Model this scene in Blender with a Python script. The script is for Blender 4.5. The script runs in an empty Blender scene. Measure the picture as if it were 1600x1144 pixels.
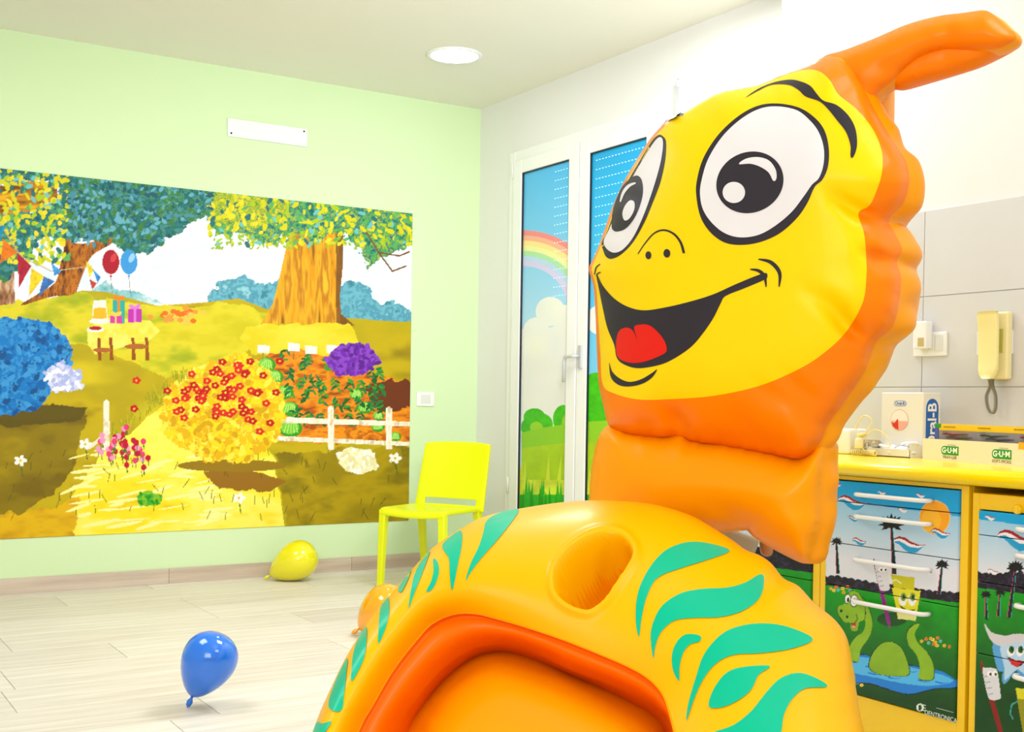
import bpy, bmesh, math, random
import numpy as np
from mathutils import Vector, Matrix
from mathutils.bvhtree import BVHTree
from mathutils.geometry import delaunay_2d_cdt

random.seed(4)
SC = bpy.context.scene
C = SC.collection
PI = math.pi

# ------------------------------------------------------------------ camera
F, CX, CY = 1838.65, 800.0, 657.17
YAW, PIT, ROL = math.radians(57.81), math.radians(-.91), math.radians(.85)
CAMZ = 1.08
def cam_axes():
    y, p, r = YAW, PIT, ROL
    f = np.array([math.cos(y)*math.cos(p), math.sin(y)*math.cos(p), math.sin(p)])
    rt = np.array([math.sin(y), -math.cos(y), 0]); up = np.cross(rt, f)
    return math.cos(r)*rt+math.sin(r)*up, -math.sin(r)*rt+math.cos(r)*up, f
RT, UP, FW = cam_axes()
O = np.array([0, 0, CAMZ])
cam_d = bpy.data.cameras.new('camera'); cam = bpy.data.objects.new('camera', cam_d); C.objects.link(cam)
cam.matrix_world = Matrix([[RT[i], UP[i], -FW[i], O[i]] for i in range(3)]+[[0, 0, 0, 1]])
cam_d.sensor_fit = 'HORIZONTAL'; cam_d.sensor_width = 36; cam_d.lens = F/1600*36
cam_d.shift_x = 0; cam_d.shift_y = (CY-572)/1600
cam_d.clip_start = .02
SC.camera = cam

# ------------------------------------------------------------------ world, lights, exposure
EXPO = 0.0
SC.view_settings.view_transform = 'Standard'; SC.view_settings.look = 'None'
SC.view_settings.gamma = 1; SC.view_settings.use_curve_mapping = False
SC.view_settings.exposure = EXPO
w = bpy.data.worlds.new('world'); SC.world = w; w.use_nodes = True
w.node_tree.nodes['Background'].inputs[0].default_value = (.9, .95, 1, 1)
w.node_tree.nodes['Background'].inputs[1].default_value = 1.0

XW, YW, ZC = 4.005, 6.81, 3.03       # window wall plane, green wall plane, ceiling
XB, YB = -2.6, -1.6                  # the two walls behind the camera
XT, YT = 3.25, 3.285                 # tiled wall plane and the jog where it starts

def area(name, loc, target, size, power, col=(1, 1, 1), sy=None):
    d = bpy.data.lights.new(name, 'AREA'); o = bpy.data.objects.new(name, d); C.objects.link(o)
    d.energy = power; d.color = col; d.shape = 'RECTANGLE'; d.size = size; d.size_y = sy or size
    o.location = loc
    o.rotation_euler = (Vector(target)-Vector(loc)).to_track_quat('-Z', 'Y').to_euler()
    return o
COOL = (.93, .97, 1.)
area('camera_side_fill', (-1.2, -.6, 2.6), (1.8, 5.0, 1.2), 2.4, 108, COOL)  # added soft fill light behind the camera
fc = area('ceiling_fill', (1.5, 1.1, 2.4), (2.9, 5.2, 3.15), .7, 20, COOL); fc.data.spread = math.radians(75)  # added light that brightens the ceiling and far walls
area('overhead_fill', (.3, 4.4, 2.98), (.3, 4.4, 0), 1.2, 38, COOL)  # this and the next two: unseen overhead lights added to brighten the room
area('overhead_fill', (2.3, .6, 2.98), (2.3, .6, 0), 1.0, 24, COOL)
area('overhead_fill', (3.0, 3.9, 2.98), (3.0, 3.9, 0), .8, 52, COOL)

# ------------------------------------------------------------------ pixel helpers
def rays(p):
    p = np.atleast_2d(np.asarray(p, float))
    d = FW[None]+RT[None]*((p[:, :1]-CX)/F)-UP[None]*((p[:, 1:]-CY)/F)
    return d
def on_axis(p, ax, val):
    d = rays(p); t = (val-O[ax])/d[:, ax]
    return O+d*t[:, None]
def atx(x, y, X): return on_axis((x, y), 0, X)[0]
def aty(x, y, Y): return on_axis((x, y), 1, Y)[0]
def atz(x, y, Z): return on_axis((x, y), 2, Z)[0]
def project(P):
    v = np.asarray(P, float)-O; z = v@FW
    return np.stack([CX+F*(v@RT)/z, CY-F*(v@UP)/z], -1)
def zc(ox, oy, s, pts): return [(ox+x/s, oy+y/s) for x, y in pts]
def ZA(*p): return zc(900, 0, 2.2857, p)
def ZB(*p): return zc(860, 380, 2.2, p)
def ZD(*p): return zc(460, 740, 1.7778, p)
def ZM(*p): return zc(0, 240, 1.876, p)
def ZK(*p): return zc(1260, 700, 2.576, p)

# ------------------------------------------------------------------ materials
def lin(c):
    c = np.asarray(c, float)/255.
    return np.where(c <= .04045, c/12.92, ((c+.055)/1.055)**2.4)
MATS = {}
def mat(name, rgb=None, rough=.5, spec=.5, metal=0, coat=0, emit=0, noise=0, nscale=8, bump=0, bscale=40, trans=0, linear=None, alpha=1, sheen=0):
    if name in MATS: return MATS[name]
    m = bpy.data.materials.new(name); m.use_nodes = True; nt = m.node_tree; b = nt.nodes['Principled BSDF']
    col = tuple(linear) if linear is not None else tuple(lin(rgb))
    b.inputs['Base Color'].default_value = (*col, 1)
    b.inputs['Roughness'].default_value = rough; b.inputs['Specular IOR Level'].default_value = spec
    b.inputs['Metallic'].default_value = metal; b.inputs['Coat Weight'].default_value = coat
    b.inputs['Coat Roughness'].default_value = .08
    b.inputs['Transmission Weight'].default_value = trans; b.inputs['Alpha'].default_value = alpha
    if emit:
        b.inputs['Emission Color'].default_value = (*col, 1); b.inputs['Emission Strength'].default_value = emit
    if noise or bump:
        tc = nt.nodes.new('ShaderNodeTexCoord'); n = nt.nodes.new('ShaderNodeTexNoise')
        n.inputs['Scale'].default_value = nscale; n.inputs['Detail'].default_value = 5
        nt.links.new(tc.outputs['Object'], n.inputs['Vector'])
        if noise:
            mx = nt.nodes.new('ShaderNodeMix'); mx.data_type = 'RGBA'
            mx.inputs[6].default_value = (*[max(0, c*(1-noise)) for c in col], 1)
            mx.inputs[7].default_value = (*[min(1, c*(1+noise)) for c in col], 1)
            nt.links.new(n.outputs['Fac'], mx.inputs[0]); nt.links.new(mx.outputs[2], b.inputs['Base Color'])
        if bump:
            n2 = nt.nodes.new('ShaderNodeTexNoise'); n2.inputs['Scale'].default_value = bscale; n2.inputs['Detail'].default_value = 3
            nt.links.new(tc.outputs['Object'], n2.inputs['Vector'])
            bp = nt.nodes.new('ShaderNodeBump'); bp.inputs['Strength'].default_value = bump; bp.inputs['Distance'].default_value = .01
            nt.links.new(n2.outputs['Fac'], bp.inputs['Height']); nt.links.new(bp.outputs['Normal'], b.inputs['Normal'])
    MATS[name] = m; return m
def print_mat(name, rough=.5, spec=.3):
    if name in MATS: return MATS[name]
    m = bpy.data.materials.new(name); m.use_nodes = True; nt = m.node_tree; b = nt.nodes['Principled BSDF']
    a = nt.nodes.new('ShaderNodeVertexColor'); a.layer_name = 'print'
    nt.links.new(a.outputs['Color'], b.inputs['Base Color'])
    b.inputs['Roughness'].default_value = rough; b.inputs['Specular IOR Level'].default_value = spec
    MATS[name] = m; return m
def wood_mat(name, a, b_, rough=.45, seed=0., axis=0):
    m = bpy.data.materials.new(name); m.use_nodes = True; nt = m.node_tree; b = nt.nodes['Principled BSDF']
    tc = nt.nodes.new('ShaderNodeTexCoord'); mp = nt.nodes.new('ShaderNodeMapping')
    sc = [14, 14, 14]; sc[axis] = .9; mp.inputs['Scale'].default_value = sc; mp.inputs['Location'].default_value = (seed, seed, 0)
    n = nt.nodes.new('ShaderNodeTexNoise'); n.inputs['Scale'].default_value = 1.6; n.inputs['Detail'].default_value = 8; n.inputs['Roughness'].default_value = .62
    oi = nt.nodes.new('ShaderNodeObjectInfo'); ad = nt.nodes.new('ShaderNodeMath'); ad.operation = 'MULTIPLY_ADD'; ad.inputs[1].default_value = .22
    cr = nt.nodes.new('ShaderNodeValToRGB')
    cr.color_ramp.elements[0].position = .35; cr.color_ramp.elements[0].color = (*lin(a), 1)
    cr.color_ramp.elements[1].position = .8; cr.color_ramp.elements[1].color = (*lin(b_), 1)
    nt.links.new(tc.outputs['Object'], mp.inputs['Vector']); nt.links.new(mp.outputs['Vector'], n.inputs['Vector'])
    nt.links.new(oi.outputs['Random'], ad.inputs[0]); nt.links.new(n.outputs['Fac'], ad.inputs[2])
    nt.links.new(ad.outputs[0], cr.inputs[0]); nt.links.new(cr.outputs[0], b.inputs['Base Color'])
    b.inputs['Roughness'].default_value = rough; b.inputs['Specular IOR Level'].default_value = .35
    return m

# ------------------------------------------------------------------ object helpers
def mk(name, V, Fc, m, parent=None, smooth=False, mats=None, mi=None):
    me = bpy.data.meshes.new(name)
    V = [tuple(map(float, v)) for v in V]
    if parent is not None:
        L = parent.get('_loc')
        if L is not None: V = [(x-L[0], y-L[1], z-L[2]) for x, y, z in V]
    me.from_pydata(V, [], [tuple(int(i) for i in f) for f in Fc]); me.update()
    for mm in (mats or [m]): me.materials.append(mm)
    if mi is not None: me.polygons.foreach_set('material_index', np.asarray(mi, np.int32))
    if smooth: me.polygons.foreach_set('use_smooth', np.ones(len(me.polygons), bool))
    o = bpy.data.objects.new(name, me); C.objects.link(o)
    if parent is not None: o.parent = parent
    return o
def from_bm(name, bm, m, parent=None, smooth=False):
    me = bpy.data.meshes.new(name)
    if parent is not None and parent.get('_loc') is not None:
        bmesh.ops.translate(bm, vec=-Vector(parent['_loc']), verts=bm.verts)
    bm.to_mesh(me); bm.free(); me.materials.append(m)
    if smooth: me.polygons.foreach_set('use_smooth', np.ones(len(me.polygons), bool))
    o = bpy.data.objects.new(name, me); C.objects.link(o)
    if parent is not None: o.parent = parent
    return o
def thing(name, label, cat, loc, group=None, local=False):
    o = bpy.data.objects.new(name, None); C.objects.link(o); o.location = loc; o.empty_display_size = .1
    o['label'] = label; o['category'] = cat
    if group: o['group'] = group
    if not local: o['_loc'] = [float(v) for v in loc]
    return o
def sub(o, parent):          # a mesh that is itself a parent: remember the world origin its children are measured from
    L = parent.get('_loc')
    if L is not None: o['_loc'] = list(L)
    return o
def tag(o, label, cat, group=None):
    o['label'] = label; o['category'] = cat
    if group: o['group'] = group
    return o
def bm_box(bm, c, s, bev=0, seg=2, rot=None):
    r = bmesh.ops.create_cube(bm, size=1)
    vs = r['verts']
    M = Matrix.Translation(c) @ ((rot.to_4x4()) if rot is not None else Matrix.Identity(4)) @ Matrix.Diagonal((*s, 1))
    bmesh.ops.transform(bm, matrix=M, verts=vs)
    if bev:
        es = list({e for v in vs for e in v.link_edges})
        bmesh.ops.bevel(bm, geom=es, offset=bev, segments=seg, affect='EDGES', profile=.5)
def box(name, lo, hi, m, parent=None, bev=0, seg=2, smooth=False):
    bm = bmesh.new(); lo, hi = Vector(lo), Vector(hi)
    bm_box(bm, (lo+hi)/2, hi-lo, bev, seg); return from_bm(name, bm, m, parent, smooth)
def tube_mesh(pts, r, n=8, closed=False, cap=True):
    pts = [Vector(p) for p in pts]; N = len(pts); V = []; Fc = []
    rr = r if hasattr(r, '__len__') else [r]*N
    up = Vector((0, 0, 1)); prev = None
    for i, p in enumerate(pts):
        a = pts[(i-1) % N] if (i > 0 or closed) else p; b = pts[(i+1) % N] if (i < N-1 or closed) else p
        t = (b-a).normalized()
        if prev is None:
            u = t.cross(up)
            if u.length < .1: u = t.cross(Vector((1, 0, 0)))
        else: u = prev-t*prev.dot(t)
        u.normalize(); prev = u; v = t.cross(u)
        for k in range(n):
            a_ = 2*PI*k/n; V.append(p+(u*math.cos(a_)+v*math.sin(a_))*rr[i])
    for i in range(N if closed else N-1):
        j = (i+1) % N
        for k in range(n): Fc.append((i*n+k, i*n+(k+1) % n, j*n+(k+1) % n, j*n+k))
    if cap and not closed:
        Fc.append(tuple(range(n))[::-1]); Fc.append(tuple((N-1)*n+k for k in range(n)))
    return V, Fc
def tube(name, pts, r, m, parent=None, n=8, closed=False):
    V, Fc = tube_mesh(pts, r, n, closed); return mk(name, V, Fc, m, parent, True)
def lathe(name, prof, axis_o, axis_d, m, parent=None, n=32):
    d = Vector(axis_d).normalized(); u = d.orthogonal().normalized(); v = d.cross(u); o = Vector(axis_o); V = []; Fc = []
    for (r, h) in prof:
        for k in range(n):
            a = 2*PI*k/n; V.append(o+d*h+(u*math.cos(a)+v*math.sin(a))*r)
    for i in range(len(prof)-1):
        for k in range(n): Fc.append((i*n+k, i*n+(k+1) % n, (i+1)*n+(k+1) % n, (i+1)*n+k))
    return mk(name, V, Fc, m, parent, True)
def catmull(P, closed=True, sub_=8):
    P = np.asarray(P, float); n = len(P); out = []
    rng = range(n if closed else n-1)
    for i in rng:
        if closed: p0, p1, p2, p3 = P[(i-1) % n], P[i], P[(i+1) % n], P[(i+2) % n]
        else: p0, p1, p2, p3 = P[max(i-1, 0)], P[i], P[i+1], P[min(i+2, n-1)]
        for k in range(sub_):
            t = k/sub_
            out.append(.5*((2*p1)+(-p0+p2)*t+(2*p0-5*p1+4*p2-p3)*t*t+(-p0+3*p1-3*p2+p3)*t**3))
    if not closed: out.append(P[-1])
    return np.array(out)
def resample(P, step, closed=True):
    Q = np.vstack([P, P[:1]]) if closed else np.asarray(P, float)
    s = np.r_[0, np.cumsum(np.linalg.norm(np.diff(Q, axis=0), axis=1))]
    n = max(3, int(round(s[-1]/step)))
    t = np.linspace(0, s[-1], n+1)
    if closed: t = t[:-1]
    return np.stack([np.interp(t, s, Q[:, i]) for i in range(Q.shape[1])], -1)
def inside(pts, poly):
    pts = np.asarray(pts, float); poly = np.asarray(poly, float)
    x, y = pts[:, 0], pts[:, 1]; c = np.zeros(len(pts), bool); n = len(poly)
    for i in range(n):
        x1, y1 = poly[i-1]; x2, y2 = poly[i]
        if y1 == y2: continue
        m = ((y1 > y) != (y2 > y)) & (x < (x2-x1)*(y-y1)/(y2-y1)+x1)
        c ^= m
    return c
def segdist(pts, poly, closed=True):
    """distance to a polyline and the arc length of the nearest point"""
    pts = np.asarray(pts, float); P = np.asarray(poly, float)
    if closed: P = np.vstack([P, P[:1]])
    best = np.full(len(pts), 1e9); arc = np.zeros(len(pts)); s0 = 0.
    for a, b in zip(P[:-1], P[1:]):
        d = b-a; L2 = d@d
        if L2 < 1e-12: continue
        t = np.clip(((pts-a)@d)/L2, 0, 1)
        q = pts-(a+t[:, None]*d); dd = np.hypot(q[:, 0], q[:, 1])
        m = dd < best; best[m] = dd[m]; arc[m] = s0+t[m]*math.sqrt(L2); s0 += math.sqrt(L2)
    return best, arc
def vnoise(x, y, seed=0):
    rs = np.random.RandomState(seed); T = rs.rand(256, 256)
    xi = np.floor(x).astype(int); yi = np.floor(y).astype(int); fx = x-xi; fy = y-yi
    fx = fx*fx*(3-2*fx); fy = fy*fy*(3-2*fy)
    g = lambda a, b: T[a % 256, b % 256]
    return (g(xi, yi)*(1-fx)+g(xi+1, yi)*fx)*(1-fy)+(g(xi, yi+1)*(1-fx)+g(xi+1, yi+1)*fx)*fy
def fbm(x, y, s, seed=0, oct=4):
    v = 0; a = .5; tot = 0
    for i in range(oct): v = v+a*vnoise(x/s, y/s, seed+i); tot += a; a *= .55; s /= 2.
    return v/tot

# ------------------------------------------------------------------ painted flat prints (colours per vertex)
class Paint:
    def __init__(s, px, base): s.p = px; s.c = np.tile(np.array(base, float), (len(px), 1))
    def _sel(s, lo, hi):
        return np.where((s.p[:, 0] >= lo[0]) & (s.p[:, 0] <= hi[0]) & (s.p[:, 1] >= lo[1]) & (s.p[:, 1] <= hi[1]))[0]
    def put(s, idx, col, mod=None):
        if len(idx) == 0: return
        if callable(col): s.c[idx] = col(s.p[idx, 0], s.p[idx, 1])
        else:
            c = np.tile(np.array(col, float), (len(idx), 1))
            if mod is not None:
                n = fbm(s.p[idx, 0], s.p[idx, 1], mod[0], mod[2] if len(mod) > 2 else 3)[:, None]
                c = c*(1+(n-.5)*2*mod[1])
            s.c[idx] = c
    def poly(s, P, col, mod=None, smooth=0):
        P = np.asarray(P, float)
        if smooth: P = catmull(P, True, smooth)
        idx = s._sel(P.min(0), P.max(0))
        if len(idx): s.put(idx[inside(s.p[idx], P)], col, mod)
    def ell(s, x, y, rx, ry, col, rot=0, mod=None, edge=None):
        R = max(rx, ry)+2; idx = s._sel((x-R, y-R), (x+R, y+R))
        if not len(idx): return
        ca, sa = math.cos(rot), math.sin(rot); d = s.p[idx]-[x, y]
        u = (d[:, 0]*ca+d[:, 1]*sa)/rx; v = (-d[:, 0]*sa+d[:, 1]*ca)/ry; r = u*u+v*v
        if edge: s.put(idx[r <= 1], edge); s.put(idx[r <= .72], col, mod)
        else: s.put(idx[r <= 1], col, mod)
    def line(s, P, w, col, taper=False, closed=False):
        P = np.asarray(P, float); idx = s._sel(P.min(0)-w, P.max(0)+w)
        if not len(idx): return
        d, a = segdist(s.p[idx], P, closed); ww = w/2.
        if taper:
            L = np.hypot(*np.diff(P, axis=0).T).sum(); ww = w/2.*(1-a/L*.85)
        s.put(idx[d <= ww], col)

def print_grid(name, corner, du, dv, nu, nv, painter, m, parent=None, skirt=0, nrm=None, gain=1., base=(255, 255, 255)):
    """a flat print: corner + u*du + v*dv, painted by position; skirt>0 gives it an edge of that depth"""
    corner, du, dv = (np.asarray(v, float) for v in (corner, du, dv))
    U, V_ = np.meshgrid(np.linspace(0, 1, nu), np.linspace(0, 1, nv))
    P = corner+U.reshape(-1, 1)*du+V_.reshape(-1, 1)*dv
    pt = Paint(project(P), base); painter(pt)
    col = lin(np.clip(pt.c, 0, 255))*gain
    i = np.arange(nu*nv).reshape(nv, nu)
    Fc = np.stack([i[:-1, :-1], i[:-1, 1:], i[1:, 1:], i[1:, :-1]], -1).reshape(-1, 4)
    if skirt:
        rim = np.r_[i[0, :-1], i[:-1, -1], i[-1, :0:-1], i[:0:-1, 0]]; n0 = len(P)
        P = np.vstack([P, P[rim]-np.asarray(nrm)*skirt]); col = np.vstack([col, col[rim]*.9]); k = len(rim)
        a = np.arange(k); b = (a+1) % k
        Fc = np.vstack([Fc, np.stack([rim[a], n0+a, n0+b, rim[b]], -1)])
    if parent is not None and parent.get('_loc') is not None: P = P-np.array(parent['_loc'])
    me = bpy.data.meshes.new(name); me.vertices.add(len(P)); me.vertices.foreach_set('co', P.ravel())
    nF = len(Fc); me.loops.add(nF*4); me.loops.foreach_set('vertex_index', Fc.ravel().astype(np.int32))
    me.polygons.add(nF); me.polygons.foreach_set('loop_start', np.arange(0, nF*4, 4, dtype=np.int32))
    me.update(calc_edges=True)
    at = me.color_attributes.new('print', 'FLOAT_COLOR', 'POINT')
    at.data.foreach_set('color', np.hstack([np.clip(col, 0, 1), np.ones((len(col), 1))]).ravel())
    me.materials.append(m); me.validate()
    o = bpy.data.objects.new(name, me); C.objects.link(o)
    if parent is not None: o.parent = parent
    return o

def lettering(name, text, loc, xdir, ydir, size, m, parent=None, ext=.0004, align='CENTER', bold=0., squash=1.):
    cu = bpy.data.curves.new(name+'_curve', 'FONT'); cu.body = text; cu.size = size; cu.align_x = align; cu.align_y = 'CENTER'
    cu.extrude = ext; cu.offset = bold; cu.resolution_u = 3
    tmp = bpy.data.objects.new('tmp', cu); C.objects.link(tmp)
    dg = bpy.context.evaluated_depsgraph_get(); me = bpy.data.meshes.new_from_object(tmp.evaluated_get(dg))
    bpy.data.objects.remove(tmp); bpy.data.curves.remove(cu)
    x = Vector(xdir).normalized(); y = Vector(ydir).normalized(); z = x.cross(y)
    loc = Vector(loc)
    if parent is not None and parent.get('_loc') is not None: loc = loc-Vector(parent['_loc'])
    M = Matrix([[x[i]*squash, y[i], z[i], loc[i]] for i in range(3)]+[[0, 0, 0, 1]])
    me.transform(M); me.materials.clear(); me.materials.append(m)
    o = bpy.data.objects.new(name, me); C.objects.link(o)
    if parent is not None: o.parent = parent
    return o
# ------------------------------------------------------------------ setting: shell of the room
m_white = mat('white_plaster', (235, 234, 232), .8, .2, bump=.03, bscale=60)
m_ceil = mat('ceiling_plaster', (243, 240, 228), .85, .2)
m_green = mat('pale_green_paint', (216, 238, 190), .7, .25, bump=.03, bscale=60)
m_pvc = mat('white_pvc', (243, 243, 242), .3, .5)
m_plank = wood_mat('pale_wood_plank', (205, 193, 178), (238, 232, 222))
m_base = wood_mat('wood_skirting', (182, 160, 142), (216, 198, 180))
m_tile = mat('pale_grey_tile', (216, 214, 215), .35, .5, noise=.05, nscale=5)
m_grout = mat('grout', (196, 190, 186), .9, .1)
m_dark = mat('dark_gap', (20, 16, 14), .8, .2)
def struct(o, **k):
    o['kind'] = 'structure'
    for a, b in k.items(): o[a] = b
    return o
fl = struct(box('floor', (XB, YB, -.10), (XW, YW, -.004), mat('floor_grout', (206, 198, 188), .9, .1)))
rowW = .34; rows = [(4.59+rowW*k, 4.59+rowW*(k+1)) for k in range(-19, 7)]
offs = {0: .76, -1: .71, 2: .86, 1: 1.25, 3: 1.86, 4: .5, -2: 1.3}
pm = {}
for k, (y0, y1) in zip(range(-19, 7), rows):
    y0 = max(y0, YB); y1 = min(y1, YW)
    if y1-y0 < .02: continue
    L = 1.36; o0 = offs.get(k, (k*.53) % L)
    xs = [XB]+[o0+L*j for j in range(-4, 5) if XB+.02 < o0+L*j < XW-.02]+[XW]
    for a, b in zip(xs[:-1], xs[1:]):
        key = (round(b-a, 3), round(y1-y0, 3))
        if key not in pm:
            bm = bmesh.new(); bm_box(bm, (0, 0, -.004), (b-a-.003, y1-y0-.003, .008), .0008, 1)
            me = bpy.data.meshes.new('plank'); bm.to_mesh(me); bm.free(); me.materials.append(m_plank); pm[key] = me
        o = bpy.data.objects.new('plank', pm[key]); C.objects.link(o); o.parent = fl; o.location = ((a+b)/2, (y0+y1)/2, 0)

struct(box('ceiling', (XB-.1, YB-.1, ZC), (XW+.1, YW+.1, ZC+.1), m_ceil))
struct(box('wall_left', (XB-.1, YW, -.1), (XW+.1, YW+.1, ZC), m_green))
struct(box('wall_front', (XB, YB-.1, -.1), (XW, YB, ZC), m_white))
struct(box('wall_side', (XB-.1, YB, -.1), (XB, YW, ZC), m_white))
# window wall with an opening for the french door
DY0, DY1, DZ1 = 4.83, 6.42, 2.67
bm = bmesh.new()
for lo, hi in [((XW, DY1, -.1), (XW+.3, YW, ZC)), ((XW, YT-.2, -.1), (XW+.3, DY0, ZC)), ((XW, DY0, DZ1), (XW+.3, DY1, ZC))]:
    lo, hi = Vector(lo), Vector(hi); bm_box(bm, (lo+hi)/2, hi-lo)
struct(from_bm('wall_back', bm, m_white))
# tiled wall, standing proud of the window wall
wr = struct(box('wall_right', (XT+.008, YB, -.1), (XW, YT, ZC), m_white))
zrow = [1.737, 1.45, 1.149, .85, .55, .25, -.0]
box('grout_bed', (XT+.003, YB+.01, 0), (XT+.009, YT-.001, 1.735), m_grout, wr)
ys = [YT]+[y for y in np.arange(3.2, YB, -.6)]+[YB]
for z1, z0 in zip(zrow[:-1], zrow[1:]):
    for a, b in zip(ys[:-1], ys[1:]):
        if a-b < .03: continue
        box('tile', (XT, b+.0015, z0+.0015), (XT+.008, a-.0015, z1-.0015), m_tile, wr, .0008, 1)
# skirting
bl = struct(box('baseboard_left', (XB, YW-.008, 0), (XW, YW, .084), m_grout))
xs = [XB, -1.55, -.4, .75, 1.95, 3.1, XW]
for a, b in zip(xs[:-1], xs[1:]): box('skirting_piece', (a+.001, YW-.014, 0), (b-.001, YW-.002, .086), m_base, bl, .001, 1)
struct(box('baseboard_back', (XW-.012, DY1, 0), (XW, YW-.014, .086), m_base, None, .001, 1))

# ------------------------------------------------------------------ french door with printed film
d1 = struct(thing('door_1', 'white french door with printed film on its panes', 'door', ((XW), 5.62, 0)))
del d1['category']
bm = bmesh.new()
for lo, hi in [((XW-.012, DY1-.07, 0), (XW+.06, DY1, DZ1)), ((XW-.012, DY0, 0), (XW+.06, DY0+.07, DZ1)), ((XW-.012, DY0+.07, DZ1-.07), (XW+.06, DY1-.07, DZ1))]:
    lo, hi = Vector(lo), Vector(hi); bm_box(bm, (lo+hi)/2, hi-lo, .006, 2)
from_bm('door_frame', bm, m_pvc, d1)
box('roller_shutter', (XW+.10, DY0-.02, -.02), (XW+.12, DY1+.02, DZ1+.02), mat('shutter_grey', (170, 175, 180), .6), d1)
m_gasket = mat('black_gasket', (30, 34, 38), .5)
m_film = print_mat('printed_film', .35, .4)
Z0g, Z1g = .28, 2.517
def film_paint(pt):
    p = pt.p; x, y = p[:, 0], p[:, 1]
    t = np.clip((y-240)/330, 0, 1)[:, None]
    pt.c[:] = np.array([70, 180, 240])*(1-t)+np.array([205, 232, 252])*t
    R = x > 918
    pt.c[R] = (np.array([20, 165, 225])*(1-t)+np.array([120, 205, 245])*t)[R]
    # rainbow
    cx, cy = 818, 484
    r = np.hypot((x-cx)/1.02, y-cy)
    for k, c in enumerate([(240, 140, 140), (245, 180, 150), (252, 225, 150), (240, 240, 165), (175, 225, 175), (185, 215, 245), (215, 205, 245)]):
        m = (r < 124-8*k) & (r >= 116-8*k) & ~R & (y < 560); pt.c[m] = c
    # cloud
    cl = lambda a, b: np.stack([235+8*vnoise(a/30, b/30, 3), 236+8*vnoise(a/30, b/30, 3), 232+8*vnoise(a/30, b/30, 4)], -1)
    pt.poly([(815, 545), (832, 520), (900, 500), (900, 720), (815, 720)], cl)
    for a, b, c_ in [(860, 487, 23), (888, 500, 24), (838, 516, 20), (822, 528, 15), (940, 500, 24)]: pt.ell(a, b, c_, c_, cl)
    # bushes, lawn, grass
    for a, b, ra, rb in [(835, 652, 17, 14), (828, 668, 14, 16), (846, 664, 18, 18), (880, 655, 16, 22), (893, 668, 18, 24), (934, 612, 30, 30), (930, 640, 30, 30)]:
        pt.ell(a, b, ra, rb, (60, 190, 20), mod=(9, .12))
    for a, b, ra, rb in [(892, 660, 14, 16), (838, 668, 10, 9)]: pt.ell(a, b, ra, rb, (150, 212, 40))
    pt.poly([(815, 676), (850, 668), (905, 660), (1060, 650), (1060, 735), (815, 735)], (142, 205, 40))
    pt.poly([(815, 700), (905, 690), (1060, 690), (1060, 850), (815, 850)], (168, 205, 30), (20, .08))
    rs = np.random.RandomState(5)
    for base, col, n in [(745, (205, 222, 60), 30), (768, (30, 178, 30), 34), (790, (10, 150, 10), 30)]:
        for i in range(n):
            a = 812+rs.rand()*250; h = 14+rs.rand()*22
            pt.poly([(a-7, base+60), (a+rs.randn()*4, base-h), (a+8, base+60)], col)
        pt.poly([(812, base+5), (1070, base+5), (1070, 1200), (812, 1200)], col, (16, .15))
for s, (ya, yb) in enumerate([(5.63, 6.345), (4.905, 5.62)]):
    bm = bmesh.new(); wd = .098
    for lo, hi in [((XW-.03, ya, .03), (XW+.03, ya+wd, 2.6)), ((XW-.03, yb-wd, .03), (XW+.03, yb, 2.6)), ((XW-.03, ya+wd, Z1g), (XW+.03, yb-wd, 2.6)), ((XW-.03, ya+wd, .03), (XW+.03, yb-wd, Z0g))]:
        lo, hi = Vector(lo), Vector(hi); bm_box(bm, (lo+hi)/2, hi-lo, .005, 2)
    leaf = sub(from_bm('door_leaf', bm, m_pvc, d1), d1)
    bm = bmesh.new()
    a, b = ya+wd, yb-wd
    for lo, hi in [((XW-.024, a, Z0g), (XW, a+.006, Z1g)), ((XW-.024, b-.006, Z0g), (XW, b, Z1g)), ((XW-.024, a, Z1g-.006), (XW, b, Z1g))]:
        lo, hi = Vector(lo), Vector(hi); bm_box(bm, (lo+hi)/2, hi-lo)
    from_bm('gasket', bm, m_gasket, leaf)
    print_grid('window_film', (XW-.012, b, Z0g), (0, a-b, 0), (0, 0, Z1g-Z0g), 150, 640, film_paint, m_film, leaf, gain=1.0)
    box('pane', (XW-.008, a, Z0g), (XW-.002, b, Z1g), mat('glass_backing', (150, 170, 180), .1), leaf)
    # glowing bars stand for daylight through the slots of the lowered roller shutter
    bm = bmesh.new()
    for r in range(15):
        z = 2.47-.0535*r
        y0, y1 = (a+.012, a+.165) if s == 0 else (a+.05, b-.03)
        yy = y0
        while yy < y1:
            bm_box(bm, (XW-.0125, yy, z), (.001, .013, .0045)); yy += .030
    o = from_bm('shutter_slot_glow', bm, mat('daylight_slot', (205, 238, 255), .5, emit=.35), leaf); o['kind'] = 'stuff'
    if s == 0:
        h = sub(box('door_handle', (XW-.045, 5.555, 1.28), (XW-.012, 5.59, 1.415), mat('silver_handle', (205, 207, 210), .3, metal=.3), d1, .004), d1)
        tube('lever', [(XW-.04, 5.575, 1.35), (XW-.075, 5.578, 1.35), (XW-.08, 5.60, 1.35), (XW-.08, 5.665, 1.345), (XW-.08, 5.672, 1.32), (XW-.08, 5.672, 1.20)], .011, MATS['silver_handle'], h, 10)
    for z in ((2.50, .5) if s == 0 else ()):
        lathe('hinge', [(0, 0), (.009, 0), (.009, .1), (0, .1)], (XW-.02, 6.365, z), (0, 0, 1), m_pvc, d1, 12)
lathe('hinge', [(0, 0), (.009, 0), (.009, .1), (0, .1)], (XW-.02, 4.885, .5), (0, 0, 1), m_pvc, d1, 12)

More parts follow.
